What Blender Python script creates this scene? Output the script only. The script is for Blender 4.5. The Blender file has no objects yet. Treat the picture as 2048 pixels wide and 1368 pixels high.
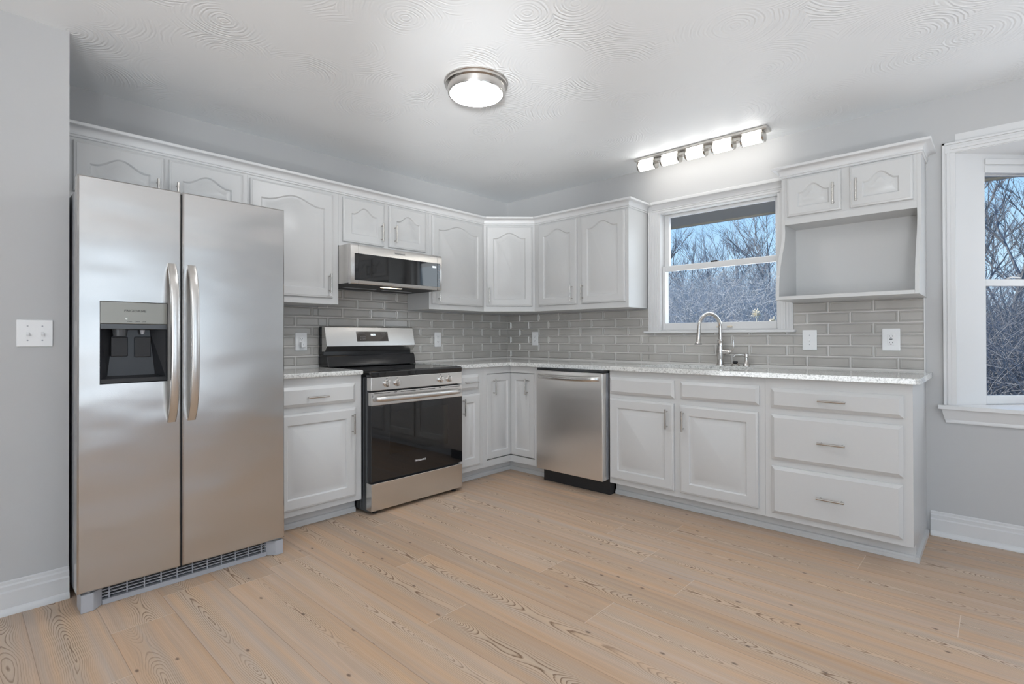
import bpy, bmesh, math, random
from mathutils import Vector, Matrix

# ------------------------------------------------------------------ camera / world / light
S = bpy.context.scene
COL = S.collection
PI = math.pi
s2 = math.sqrt(0.5)

cam_d = bpy.data.cameras.new('camera'); cam = bpy.data.objects.new('camera', cam_d); COL.objects.link(cam)
S.camera = cam
F_PX, YAW, PIT, ROL = 1044.37, 2.3188, 0.0053, 0.0030
CAM = Vector((3.5801, -3.7813, 1.1163))
fw = Vector((math.cos(YAW)*math.cos(PIT), math.sin(YAW)*math.cos(PIT), math.sin(PIT)))
rt = Vector((math.sin(YAW), -math.cos(YAW), 0)); up = rt.cross(fw)
rt2 = rt*math.cos(ROL) - up*math.sin(ROL); up2 = rt*math.sin(ROL) + up*math.cos(ROL)
cam.matrix_world = Matrix((( rt2.x, up2.x, -fw.x, CAM.x), (rt2.y, up2.y, -fw.y, CAM.y), (rt2.z, up2.z, -fw.z, CAM.z), (0, 0, 0, 1)))
cam_d.sensor_fit = 'HORIZONTAL'; cam_d.sensor_width = 36.0
cam_d.lens = F_PX/2048*36.0
cam_d.shift_x = -1.586/2048; cam_d.shift_y = -14.349/2048
cam_d.clip_start = 0.05; cam_d.clip_end = 300

S.view_settings.view_transform = 'Standard'; S.view_settings.look = 'None'
S.view_settings.exposure = 0.06; S.view_settings.gamma = 1.0; S.view_settings.use_curve_mapping = False

W = bpy.data.worlds.new('sky'); S.world = W; W.use_nodes = True
wn = W.node_tree; wn.nodes.clear()
_o = wn.nodes.new('ShaderNodeOutputWorld'); _b = wn.nodes.new('ShaderNodeBackground')
_r = wn.nodes.new('ShaderNodeValToRGB'); _s = wn.nodes.new('ShaderNodeSeparateXYZ'); _t = wn.nodes.new('ShaderNodeTexCoord')
wn.links.new(_t.outputs['Generated'], _s.inputs[0]); wn.links.new(_s.outputs['Z'], _r.inputs[0])
wn.links.new(_r.outputs[0], _b.inputs[0]); wn.links.new(_b.outputs[0], _o.inputs[0])
_r.color_ramp.elements[0].position = 0.0; _r.color_ramp.elements[0].color = (0.62, 0.78, 0.95, 1)
_r.color_ramp.elements[1].position = 0.55; _r.color_ramp.elements[1].color = (0.10, 0.26, 0.72, 1)
_e = _r.color_ramp.elements.new(0.13); _e.color = (0.50, 0.73, 0.97, 1)
_e = _r.color_ramp.elements.new(0.26); _e.color = (0.30, 0.58, 0.95, 1)
_b.inputs[1].default_value = 1.15

sun_d = bpy.data.lights.new('sun', 'SUN'); sun_d.energy = 4.0; sun_d.angle = 0.02; sun_d.color = (1.0, 0.93, 0.84)
sun = bpy.data.objects.new('sun', sun_d); COL.objects.link(sun)
sun.rotation_euler = Vector((0.75, 0.50, -0.55)).to_track_quat('-Z', 'Y').to_euler()

def area(name, loc, direction, sx, sy, energy, color=(1, 1, 1)):
    d = bpy.data.lights.new(name, 'AREA'); d.shape = 'RECTANGLE'; d.size = sx; d.size_y = sy; d.energy = energy; d.color = color
    o = bpy.data.objects.new(name, d); COL.objects.link(o); o.location = loc
    o.rotation_euler = Vector(direction).to_track_quat('-Z', 'Y').to_euler()
    return o
# daylight panels at the window groups in view, added fill at unseen openings
def fill_strips(name, c, d, wide, z0, z1, energy, col=(1, 1, 1), n=4, tilt=2.2):
    # added area strips at the unseen openings, tilted up to brighten the ceiling
    for k in range(n):
        z = z0+(z1-z0)*(k+0.5)/n
        area(name, (c[0], c[1], z), (d[0], d[1], tilt), wide, 0.22, energy/n, col)
def fill_spot(name, loc, target, deg, energy):
    # added unseen spot behind the camera, aimed up to brighten the ceiling
    d = bpy.data.lights.new(name, 'SPOT'); d.spot_size = math.radians(deg); d.spot_blend = 1.0; d.energy = energy; d.shadow_soft_size = 0.15; d.color = (0.95, 0.98, 1.0)
    o = bpy.data.objects.new(name, d); COL.objects.link(o); o.location = loc
    o.rotation_euler = (Vector(target)-Vector(loc)).to_track_quat('-Z', 'Y').to_euler()
fill_spot('ceiling_fill', (3.9, -4.5, 0.5), (1.75, -2.95, 2.455), 50, 108)
fill_spot('ceiling_fill', (4.1, -4.3, 0.5), (3.3, -1.5, 2.455), 58, 120)
fill_spot('ceiling_fill', (3.9, -4.3, 1.3), (1.0, -1.25, 2.455), 23, 500)
fill_strips('fill_east', (6.27, -2.55), (-1, 0), 2.2, 0.3, 2.0, 30, (0.93, 0.97, 1.0))
fill_strips('fill_east', (6.27, -5.3), (-1, 0), 1.4, 0.7, 2.0, 8, (0.93, 0.97, 1.0))
fill_strips('fill_back', (4.45, -6.47), (0, 1), 2.3, 0.3, 2.0, 120, (0.93, 0.97, 1.0))
area('daylight_bay', (4.23, 0.36, 1.4), (0, -1, -0.1), 0.9, 1.1, 9, (0.93, 0.97, 1.0))
area('daylight_sink', (2.08, 0.16, 1.62), (0, -1, -0.1), 0.78, 0.8, 5, (0.93, 0.97, 1.0))

# ------------------------------------------------------------------ materials
def nmat(name):
    m = bpy.data.materials.new(name); m.use_nodes = True
    return m, m.node_tree, m.node_tree.nodes['Principled BSDF']

def N(nt, t, **kw):
    n = nt.nodes.new(t)
    for k, v in kw.items():
        if isinstance(v, tuple) and len(v) == 2 and v[0] == 'in': pass
        setattr(n, k, v)
    return n

def pm(name, col, rough=0.5, metal=0.0, spec=0.5, coat=0.0, bump=None, var=None, aniso=0.0):
    m, nt, p = nmat(name)
    p.inputs['Base Color'].default_value = (*col, 1); p.inputs['Roughness'].default_value = rough
    p.inputs['Metallic'].default_value = metal; p.inputs['Specular IOR Level'].default_value = spec
    p.inputs['Coat Weight'].default_value = coat
    tc = None
    if bump or var:
        tc = N(nt, 'ShaderNodeTexCoord')
    if bump:   # (scale xyz, strength, distance, detail)
        mp = N(nt, 'ShaderNodeMapping'); mp.inputs['Scale'].default_value = bump[0]
        nz = N(nt, 'ShaderNodeTexNoise'); nz.inputs['Scale'].default_value = 1.0; nz.inputs['Detail'].default_value = bump[3]
        bp = N(nt, 'ShaderNodeBump'); bp.inputs['Strength'].default_value = bump[1]; bp.inputs['Distance'].default_value = bump[2]
        nt.links.new(tc.outputs['Object'], mp.inputs[0]); nt.links.new(mp.outputs[0], nz.inputs['Vector'])
        nt.links.new(nz.outputs['Fac'], bp.inputs['Height']); nt.links.new(bp.outputs[0], p.inputs['Normal'])
    if var:    # (scale xyz, amount)
        mp = N(nt, 'ShaderNodeMapping'); mp.inputs['Scale'].default_value = var[0]
        nz = N(nt, 'ShaderNodeTexNoise'); nz.inputs['Scale'].default_value = 1.0; nz.inputs['Detail'].default_value = 4
        rp = N(nt, 'ShaderNodeValToRGB')
        a = var[1]
        rp.color_ramp.elements[0].position = 0.3; rp.color_ramp.elements[1].position = 0.7
        rp.color_ramp.elements[0].color = (*[c*(1-a) for c in col], 1); rp.color_ramp.elements[1].color = (*[min(1, c*(1+a)) for c in col], 1)
        nt.links.new(tc.outputs['Object'], mp.inputs[0]); nt.links.new(mp.outputs[0], nz.inputs['Vector'])
        nt.links.new(nz.outputs['Fac'], rp.inputs[0]); nt.links.new(rp.outputs[0], p.inputs['Base Color'])
    if aniso:
        p.inputs['Anisotropic'].default_value = aniso
        tg = N(nt, 'ShaderNodeTangent', direction_type='RADIAL', axis='Z')
        nt.links.new(tg.outputs[0], p.inputs['Tangent'])
    return m

M = {}
M['cab'] = pm('white_cabinet_paint', (0.615, 0.615, 0.61), 0.33, bump=((9, 9, 120), 0.05, 0.002, 2))
M['trim'] = pm('white_trim_paint', (0.70, 0.70, 0.70), 0.35)
M['wall'] = pm('grey_wall_paint', (0.525, 0.525, 0.525), 0.65, bump=((180, 180, 180), 0.08, 0.001, 2))
M['grout'] = pm('pale_grout', (0.74, 0.72, 0.69), 0.7)
M['steel'] = pm('brushed_steel', (0.68, 0.66, 0.635), 0.27, 1.0, bump=((6, 6, 700), 0.10, 0.0006, 2), aniso=0.55)
M['steel_fr'] = pm('fridge_steel', (0.58, 0.565, 0.55), 0.25, 1.0, bump=((1.3, 1.5, 3.2), 0.55, 0.03, 1.5), aniso=0.5)
M['nickel'] = pm('satin_nickel', (0.56, 0.54, 0.51), 0.25, 1.0)
M['chrome'] = pm('polished_nickel', (0.66, 0.63, 0.60), 0.16, 1.0)
M['black'] = pm('black_enamel', (0.012, 0.012, 0.014), 0.18)
M['blackglass'] = pm('black_glass', (0.006, 0.006, 0.007), 0.04, spec=0.8)
M['blackmat'] = pm('matte_black_plastic', (0.02, 0.02, 0.022), 0.5)
M['dkgrey'] = pm('dark_grey_steel', (0.10, 0.105, 0.11), 0.35, 0.4)
M['grey'] = pm('grey_plastic', (0.42, 0.43, 0.46), 0.45)
M['fridgeside'] = pm('grey_fridge_side', (0.40, 0.40, 0.42), 0.4)
M['plate'] = pm('white_plastic', (0.86, 0.86, 0.86), 0.3)
M['slot'] = pm('dark_slot', (0.03, 0.03, 0.03), 0.6)
M['siding'] = pm('beige_soffit', (0.66, 0.58, 0.46), 0.7)
M['bark'] = pm('grey_bark', (0.24, 0.24, 0.24), 0.9)
M['bark2'] = pm('pale_bark', (0.30, 0.31, 0.33), 0.9)
M['twig'] = pm('frosted_twigs', (0.50, 0.50, 0.48), 0.9)
M['leaf'] = pm('leaf_litter', (0.17, 0.18, 0.20), 0.95, var=((1.5, 1.5, 1.5), 0.5))
M['purple'] = pm('purple_glass', (0.22, 0.01, 0.16), 0.1)
M['water'] = pm('pond_blue', (0.25, 0.42, 0.60), 0.15)
M['dry'] = pm('dry_seed_heads', (0.80, 0.72, 0.55), 0.9)

def emit(name, col, st):
    m, nt, p = nmat(name); p.inputs['Base Color'].default_value = (*[min(1, c) for c in col], 1)
    p.inputs['Emission Color'].default_value = (*col, 1); p.inputs['Emission Strength'].default_value = st
    return m
M['lamp'] = emit('lit_diffuser', (0.97, 0.985, 1.0), 55)
M['tube'] = emit('lit_tube_glass', (1.0, 0.98, 0.94), 9)
M['warmled'] = emit('warm_task_led', (1.0, 0.80, 0.55), 6)
M['digit'] = emit('lit_digits', (0.85, 0.93, 1.0), 2.2)

def glassmat(name, tint, refl):
    m = bpy.data.materials.new(name); m.use_nodes = True; nt = m.node_tree; nt.nodes.clear()
    o = N(nt, 'ShaderNodeOutputMaterial'); mx = N(nt, 'ShaderNodeMixShader'); tr = N(nt, 'ShaderNodeBsdfTransparent')
    gl = N(nt, 'ShaderNodeBsdfGlossy'); fr = N(nt, 'ShaderNodeFresnel'); fr.inputs[0].default_value = refl
    tr.inputs[0].default_value = (*tint, 1); gl.inputs['Roughness'].default_value = 0.01
    nt.links.new(fr.outputs[0], mx.inputs[0]); nt.links.new(tr.outputs[0], mx.inputs[1]); nt.links.new(gl.outputs[0], mx.inputs[2])
    nt.links.new(mx.outputs[0], o.inputs[0])
    return m
M['pane'] = glassmat('window_glass', (0.97, 0.98, 0.98), 1.05)
M['ovenpane'] = glassmat('tinted_oven_glass', (0.62, 0.62, 0.62), 1.9)

def mathn(nt, op, a, b=None, c=None):
    n = N(nt, 'ShaderNodeMath', operation=op)
    for i, v in enumerate((a, b, c)):
        if v is None: continue
        if isinstance(v, (int, float)): n.inputs[i].default_value = v
        else: nt.links.new(v, n.inputs[i])
    return n.outputs[0]

def floor_material():
    m, nt, p = nmat('wood_plank_floor')
    tc = N(nt, 'ShaderNodeTexCoord'); sp = N(nt, 'ShaderNodeSeparateXYZ'); nt.links.new(tc.outputs['Object'], sp.inputs[0])
    X, Y = sp.outputs['X'], sp.outputs['Y']
    PW, PL = 0.2128, 1.52
    v = mathn(nt, 'DIVIDE', mathn(nt, 'ADD', Y, 2.941 + PW*40), PW)
    row = mathn(nt, 'FLOOR', v); fy = mathn(nt, 'FRACT', v)
    wn1 = N(nt, 'ShaderNodeTexWhiteNoise', noise_dimensions='1D'); nt.links.new(row, wn1.inputs['W'])
    u = mathn(nt, 'DIVIDE', mathn(nt, 'ADD', X, mathn(nt, 'ADD', mathn(nt, 'MULTIPLY', wn1.outputs['Value'], PL), 20.0)), PL)
    colm = mathn(nt, 'FLOOR', u); fx = mathn(nt, 'FRACT', u)
    cb = N(nt, 'ShaderNodeCombineXYZ'); nt.links.new(row, cb.inputs[0]); nt.links.new(colm, cb.inputs[1])
    wn2 = N(nt, 'ShaderNodeTexWhiteNoise', noise_dimensions='3D'); nt.links.new(cb.outputs[0], wn2.inputs['Vector'])
    rnd = wn2.outputs['Value']; rc = N(nt, 'ShaderNodeSeparateXYZ'); nt.links.new(wn2.outputs['Color'], rc.inputs[0])
    # along plank / across plank coordinates with an offset per plank
    xo = mathn(nt, 'ADD', X, mathn(nt, 'MULTIPLY', rnd, 57.0))
    yc = mathn(nt, 'MULTIPLY', mathn(nt, 'SUBTRACT', fy, mathn(nt, 'ADD', 0.3, mathn(nt, 'MULTIPLY', rc.outputs[1], 0.4))), PW)
    def noise(x, y, sx, sy, detail=2, rough=0.5):
        c = N(nt, 'ShaderNodeCombineXYZ'); nt.links.new(mathn(nt, 'MULTIPLY', x, sx), c.inputs[0]); nt.links.new(mathn(nt, 'MULTIPLY', y, sy), c.inputs[1])
        nt.links.new(mathn(nt, 'MULTIPLY', rnd, 31.0), c.inputs[2])
        n = N(nt, 'ShaderNodeTexNoise'); n.inputs['Scale'].default_value = 1; n.inputs['Detail'].default_value = detail; n.inputs['Roughness'].default_value = rough
        nt.links.new(c.outputs[0], n.inputs['Vector']); return n.outputs['Fac']
    # flat-sawn rings: distance from a wandering pith
    h = mathn(nt, 'MULTIPLY', mathn(nt, 'SUBTRACT', noise(xo, yc, 1.3, 0.0, 1), 0.5), 0.62)
    yw = mathn(nt, 'ADD', yc, mathn(nt, 'MULTIPLY', mathn(nt, 'SUBTRACT', noise(xo, yc, 3.2, 3.0, 3), 0.5), 0.055))
    ysc = mathn(nt, 'MULTIPLY', yw, 2.1)
    rr = mathn(nt, 'SQRT', mathn(nt, 'ADD', mathn(nt, 'MULTIPLY', ysc, ysc), mathn(nt, 'MULTIPLY', h, h)))
    rr = mathn(nt, 'ADD', rr, mathn(nt, 'MULTIPLY', noise(xo, yc, 9.0, 60.0, 2), 0.007))
    ring = mathn(nt, 'FRACT', mathn(nt, 'MULTIPLY', rr, 88.0))
    line = N(nt, 'ShaderNodeValToRGB'); nt.links.new(ring, line.inputs[0])
    e = line.color_ramp.elements; e[0].position = 0.0; e[0].color = (0, 0, 0, 1); e[1].position = 1.0; e[1].color = (0, 0, 0, 1)
    a = e.new(0.62); a.color = (0.12, 0.12, 0.12, 1); a = e.new(0.86); a.color = (1, 1, 1, 1); a = e.new(0.93); a.color = (0.5, 0.5, 0.5, 1)
    # the figure only shows near the heart of the plank
    near = N(nt, 'ShaderNodeMapRange'); nt.links.new(mathn(nt, 'ABSOLUTE', yw), near.inputs[0])
    near.inputs[1].default_value = 0.012; near.inputs[2].default_value = 0.062; near.inputs[3].default_value = 1.0; near.inputs[4].default_value = 0.22
    patch = N(nt, 'ShaderNodeMapRange'); nt.links.new(noise(xo, yc, 1.7, 2.0, 2), patch.inputs[0])
    patch.inputs[1].default_value = 0.32; patch.inputs[2].default_value = 0.56; patch.inputs[3].default_value = 0.15; patch.inputs[4].default_value = 1.0
    fig = mathn(nt, 'MULTIPLY', mathn(nt, 'MULTIPLY', line.outputs[0], near.outputs[0]), patch.outputs[0])
    # base colour per plank
    base = N(nt, 'ShaderNodeValToRGB'); nt.links.new(rc.outputs[0], base.inputs[0])
    e = base.color_ramp.elements; e[0].color = (0.455, 0.325, 0.232, 1); e[1].color = (0.545, 0.405, 0.302, 1)
    a = e.new(0.5); a.color = (0.52, 0.375, 0.272, 1)
    streak = noise(xo, yc, 0.9, 30.0, 4, 0.6); fine = noise(xo, yc, 2.2, 230.0, 2, 0.6)
    tone = mathn(nt, 'ADD', 0.58, mathn(nt, 'ADD', mathn(nt, 'MULTIPLY', streak, 0.58), mathn(nt, 'MULTIPLY', fine, 0.26)))
    mul = N(nt, 'ShaderNodeMix', data_type='RGBA', blend_type='MULTIPLY'); mul.inputs['Factor'].default_value = 1.0
    nt.links.new(base.outputs[0], mul.inputs[6])
    cc = N(nt, 'ShaderNodeCombineColor')
    for i in range(3): nt.links.new(tone, cc.inputs[i])
    nt.links.new(cc.outputs[0], mul.inputs[7])
    # yellow and pink-brown streaks between the figure
    hue = N(nt, 'ShaderNodeValToRGB'); nt.links.new(noise(xo, yc, 0.55, 17.0, 3, 0.6), hue.inputs[0])
    e = hue.color_ramp.elements; e[0].position = 0.32; e[0].color = (1.10, 0.97, 0.80, 1); e[1].position = 0.66; e[1].color = (0.93, 1.0, 1.09, 1)
    hm = N(nt, 'ShaderNodeMix', data_type='RGBA', blend_type='MULTIPLY'); hm.inputs['Factor'].default_value = 1.0
    nt.links.new(mul.outputs[2], hm.inputs[6]); nt.links.new(hue.outputs[0], hm.inputs[7]); mul = hm
    # pale heart band beside the dark figure lines
    pale = N(nt, 'ShaderNodeMix', data_type='RGBA'); nt.links.new(mathn(nt, 'MULTIPLY', mathn(nt, 'MULTIPLY', near.outputs[0], patch.outputs[0]), 0.42), pale.inputs[0])
    nt.links.new(mul.outputs[2], pale.inputs[6]); pale.inputs[7].default_value = (0.70, 0.57, 0.43, 1)
    mx = N(nt, 'ShaderNodeMix', data_type='RGBA'); nt.links.new(mathn(nt, 'MULTIPLY', fig, 1.0), mx.inputs[0])
    nt.links.new(pale.outputs[2], mx.inputs[6]); mx.inputs[7].default_value = (0.165, 0.085, 0.042, 1)
    # pin knots
    vc = N(nt, 'ShaderNodeCombineXYZ'); nt.links.new(mathn(nt, 'MULTIPLY', xo, 4.2), vc.inputs[0]); nt.links.new(mathn(nt, 'MULTIPLY', Y, 8.0), vc.inputs[1])
    vo = N(nt, 'ShaderNodeTexVoronoi', voronoi_dimensions='2D'); vo.inputs['Scale'].default_value = 1.0; nt.links.new(vc.outputs[0], vo.inputs['Vector'])
    vr = N(nt, 'ShaderNodeSeparateXYZ'); nt.links.new(vo.outputs['Color'], vr.inputs[0])
    on = mathn(nt, 'GREATER_THAN', vr.outputs[0], 0.72)
    kn = N(nt, 'ShaderNodeMapRange'); nt.links.new(vo.outputs['Distance'], kn.inputs[0])
    kn.inputs[1].default_value = 0.022; kn.inputs[2].default_value = 0.060; kn.inputs[3].default_value = 1.0; kn.inputs[4].default_value = 0.0
    mk = N(nt, 'ShaderNodeMix', data_type='RGBA'); nt.links.new(mathn(nt, 'MULTIPLY', mathn(nt, 'MULTIPLY', kn.outputs[0], on), 0.8), mk.inputs[0])
    nt.links.new(mx.outputs[2], mk.inputs[6]); mk.inputs[7].default_value = (0.11, 0.065, 0.045, 1)
    # seams: dark long edges, pale bevelled plank ends
    ey = mathn(nt, 'MULTIPLY', mathn(nt, 'MINIMUM', fy, mathn(nt, 'SUBTRACT', 1.0, fy)), PW)
    ex = mathn(nt, 'MULTIPLY', mathn(nt, 'MINIMUM', fx, mathn(nt, 'SUBTRACT', 1.0, fx)), PL)
    sy = mathn(nt, 'LESS_THAN', ey, 0.0011); sx = mathn(nt, 'LESS_THAN', ex, 0.0014)
    m1 = N(nt, 'ShaderNodeMix', data_type='RGBA'); nt.links.new(mathn(nt, 'MULTIPLY', sy, 0.55), m1.inputs[0]); nt.links.new(mk.outputs[2], m1.inputs[6]); m1.inputs[7].default_value = (0.20, 0.13, 0.08, 1)
    m2 = N(nt, 'ShaderNodeMix', data_type='RGBA'); nt.links.new(mathn(nt, 'MULTIPLY', sx, 0.55), m2.inputs[0]); nt.links.new(m1.outputs[2], m2.inputs[6]); m2.inputs[7].default_value = (0.74, 0.64, 0.53, 1)
    nt.links.new(m2.outputs[2], p.inputs['Base Color'])
    p.inputs['Roughness'].default_value = 0.42; p.inputs['Specular IOR Level'].default_value = 0.35
    bp = N(nt, 'ShaderNodeBump'); bp.inputs['Strength'].default_value = 0.25; bp.inputs['Distance'].default_value = 0.001
    hh = mathn(nt, 'SUBTRACT', 1.0, mathn(nt, 'ADD', mathn(nt, 'MULTIPLY', fig, 0.4), mathn(nt, 'MAXIMUM', sy, sx)))
    nt.links.new(hh, bp.inputs['Height']); nt.links.new(bp.outputs[0], p.inputs['Normal'])
    return m
M['floor'] = floor_material()

def ceiling_material():
    m, nt, p = nmat('swirl_plaster_ceiling')
    p.inputs['Base Color'].default_value = (0.905, 0.925, 0.94, 1); p.inputs['Roughness'].default_value = 0.6
    tc = N(nt, 'ShaderNodeTexCoord')
    vo = N(nt, 'ShaderNodeTexVoronoi', voronoi_dimensions='2D'); vo.inputs['Scale'].default_value = 2.6; vo.inputs['Randomness'].default_value = 0.75
    nt.links.new(tc.outputs['Object'], vo.inputs['Vector'])
    nz = N(nt, 'ShaderNodeTexNoise'); nz.inputs['Scale'].default_value = 14; nt.links.new(tc.outputs['Object'], nz.inputs['Vector'])
    d = mathn(nt, 'ADD', vo.outputs['Distance'], mathn(nt, 'MULTIPLY', nz.outputs['Fac'], 0.06))
    w = mathn(nt, 'SINE', mathn(nt, 'MULTIPLY', d, 2*PI*21.0))
    w2 = mathn(nt, 'SINE', mathn(nt, 'MULTIPLY', d, 2*PI*33.0))
    n2 = N(nt, 'ShaderNodeTexNoise'); n2.inputs['Scale'].default_value = 3.4; n2.inputs['Detail'].default_value = 2; nt.links.new(tc.outputs['Object'], n2.inputs['Vector'])
    mr = N(nt, 'ShaderNodeMapRange'); nt.links.new(n2.outputs['Fac'], mr.inputs[0]); mr.inputs[1].default_value = 0.45; mr.inputs[2].default_value = 0.66
    hgt = mathn(nt, 'MULTIPLY', mathn(nt, 'ADD', w, mathn(nt, 'MULTIPLY', w2, 0.5)), mr.outputs[0])
    bp = N(nt, 'ShaderNodeBump'); bp.inputs['Strength'].default_value = 0.5; bp.inputs['Distance'].default_value = 0.0016
    nt.links.new(hgt, bp.inputs['Height']); nt.links.new(bp.outputs[0], p.inputs['Normal'])
    return m
M['ceiling'] = ceiling_material()

def granite_material():
    m, nt, p = nmat('white_speckled_granite')
    tc = N(nt, 'ShaderNodeTexCoord')
    n1 = N(nt, 'ShaderNodeTexNoise'); n1.inputs['Scale'].default_value = 85; n1.inputs['Detail'].default_value = 6; n1.inputs['Roughness'].default_value = 0.65
    n2 = N(nt, 'ShaderNodeTexNoise'); n2.inputs['Scale'].default_value = 210; n2.inputs['Detail'].default_value = 3
    for n in (n1, n2): nt.links.new(tc.outputs['Object'], n.inputs['Vector'])
    r1 = N(nt, 'ShaderNodeValToRGB'); nt.links.new(n1.outputs['Fac'], r1.inputs[0])
    e = r1.color_ramp.elements; e[0].position = 0.34; e[0].color = (0.42, 0.42, 0.40, 1); e[1].position = 0.52; e[1].color = (0.74, 0.74, 0.72, 1)
    r2 = N(nt, 'ShaderNodeValToRGB'); nt.links.new(n2.outputs['Fac'], r2.inputs[0])
    e = r2.color_ramp.elements; e[0].position = 0.32; e[0].color = (0.25, 0.25, 0.25, 1); e[1].position = 0.42; e[1].color = (1, 1, 1, 1)
    mx = N(nt, 'ShaderNodeMix', data_type='RGBA', blend_type='MULTIPLY'); mx.inputs[0].default_value = 0.8
    nt.links.new(r1.outputs[0], mx.inputs[6]); nt.links.new(r2.outputs[0], mx.inputs[7]); nt.links.new(mx.outputs[2], p.inputs['Base Color'])
    p.inputs['Roughness'].default_value = 0.09
    return m
M['granite'] = granite_material()

def tile_material():
    m, nt, p = nmat('greige_glazed_tile')
    tc = N(nt, 'ShaderNodeTexCoord')
    n1 = N(nt, 'ShaderNodeTexNoise'); n1.inputs['Scale'].default_value = 5; n1.inputs['Detail'].default_value = 3
    nt.links.new(tc.outputs['Object'], n1.inputs['Vector'])
    r1 = N(nt, 'ShaderNodeValToRGB'); nt.links.new(n1.outputs['Fac'], r1.inputs[0])
    e = r1.color_ramp.elements; e[0].position = 0.3; e[0].color = (0.45, 0.43, 0.40, 1); e[1].position = 0.7; e[1].color = (0.51, 0.49, 0.46, 1)
    nt.links.new(r1.outputs[0], p.inputs['Base Color'])
    p.inputs['Roughness'].default_value = 0.16; p.inputs['Specular IOR Level'].default_value = 0.55
    n2 = N(nt, 'ShaderNodeTexNoise'); n2.inputs['Scale'].default_value = 16; nt.links.new(tc.outputs['Object'], n2.inputs['Vector'])
    bp = N(nt, 'ShaderNodeBump'); bp.inputs['Strength'].default_value = 0.06; bp.inputs['Distance'].default_value = 0.01
    nt.links.new(n2.outputs['Fac'], bp.inputs['Height']); nt.links.new(bp.outputs[0], p.inputs['Normal'])
    return m
M['tile'] = tile_material()

# ------------------------------------------------------------------ mesh helpers
FW = (Vector((0, 0, 0)), Vector((1, 0, 0)), Vector((0, 1, 0)), Vector((0, 0, 1)))        # u=x v=y w=z (world)
FL = (Vector((0, 0, 0)), Vector((0, 1, 0)), Vector((0, 0, 1)), Vector((1, 0, 0)))        # range wall: u=y, v=z, w=x
FR = (Vector((0, 0, 0)), Vector((1, 0, 0)), Vector((0, 0, 1)), Vector((0, -1, 0)))       # window wall: u=x, v=z, w=-y
def frame(o, u): u = Vector(u).normalized(); return (Vector(o), u, Vector((0, 0, 1)), u.cross(Vector((0, 0, 1))))

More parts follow.
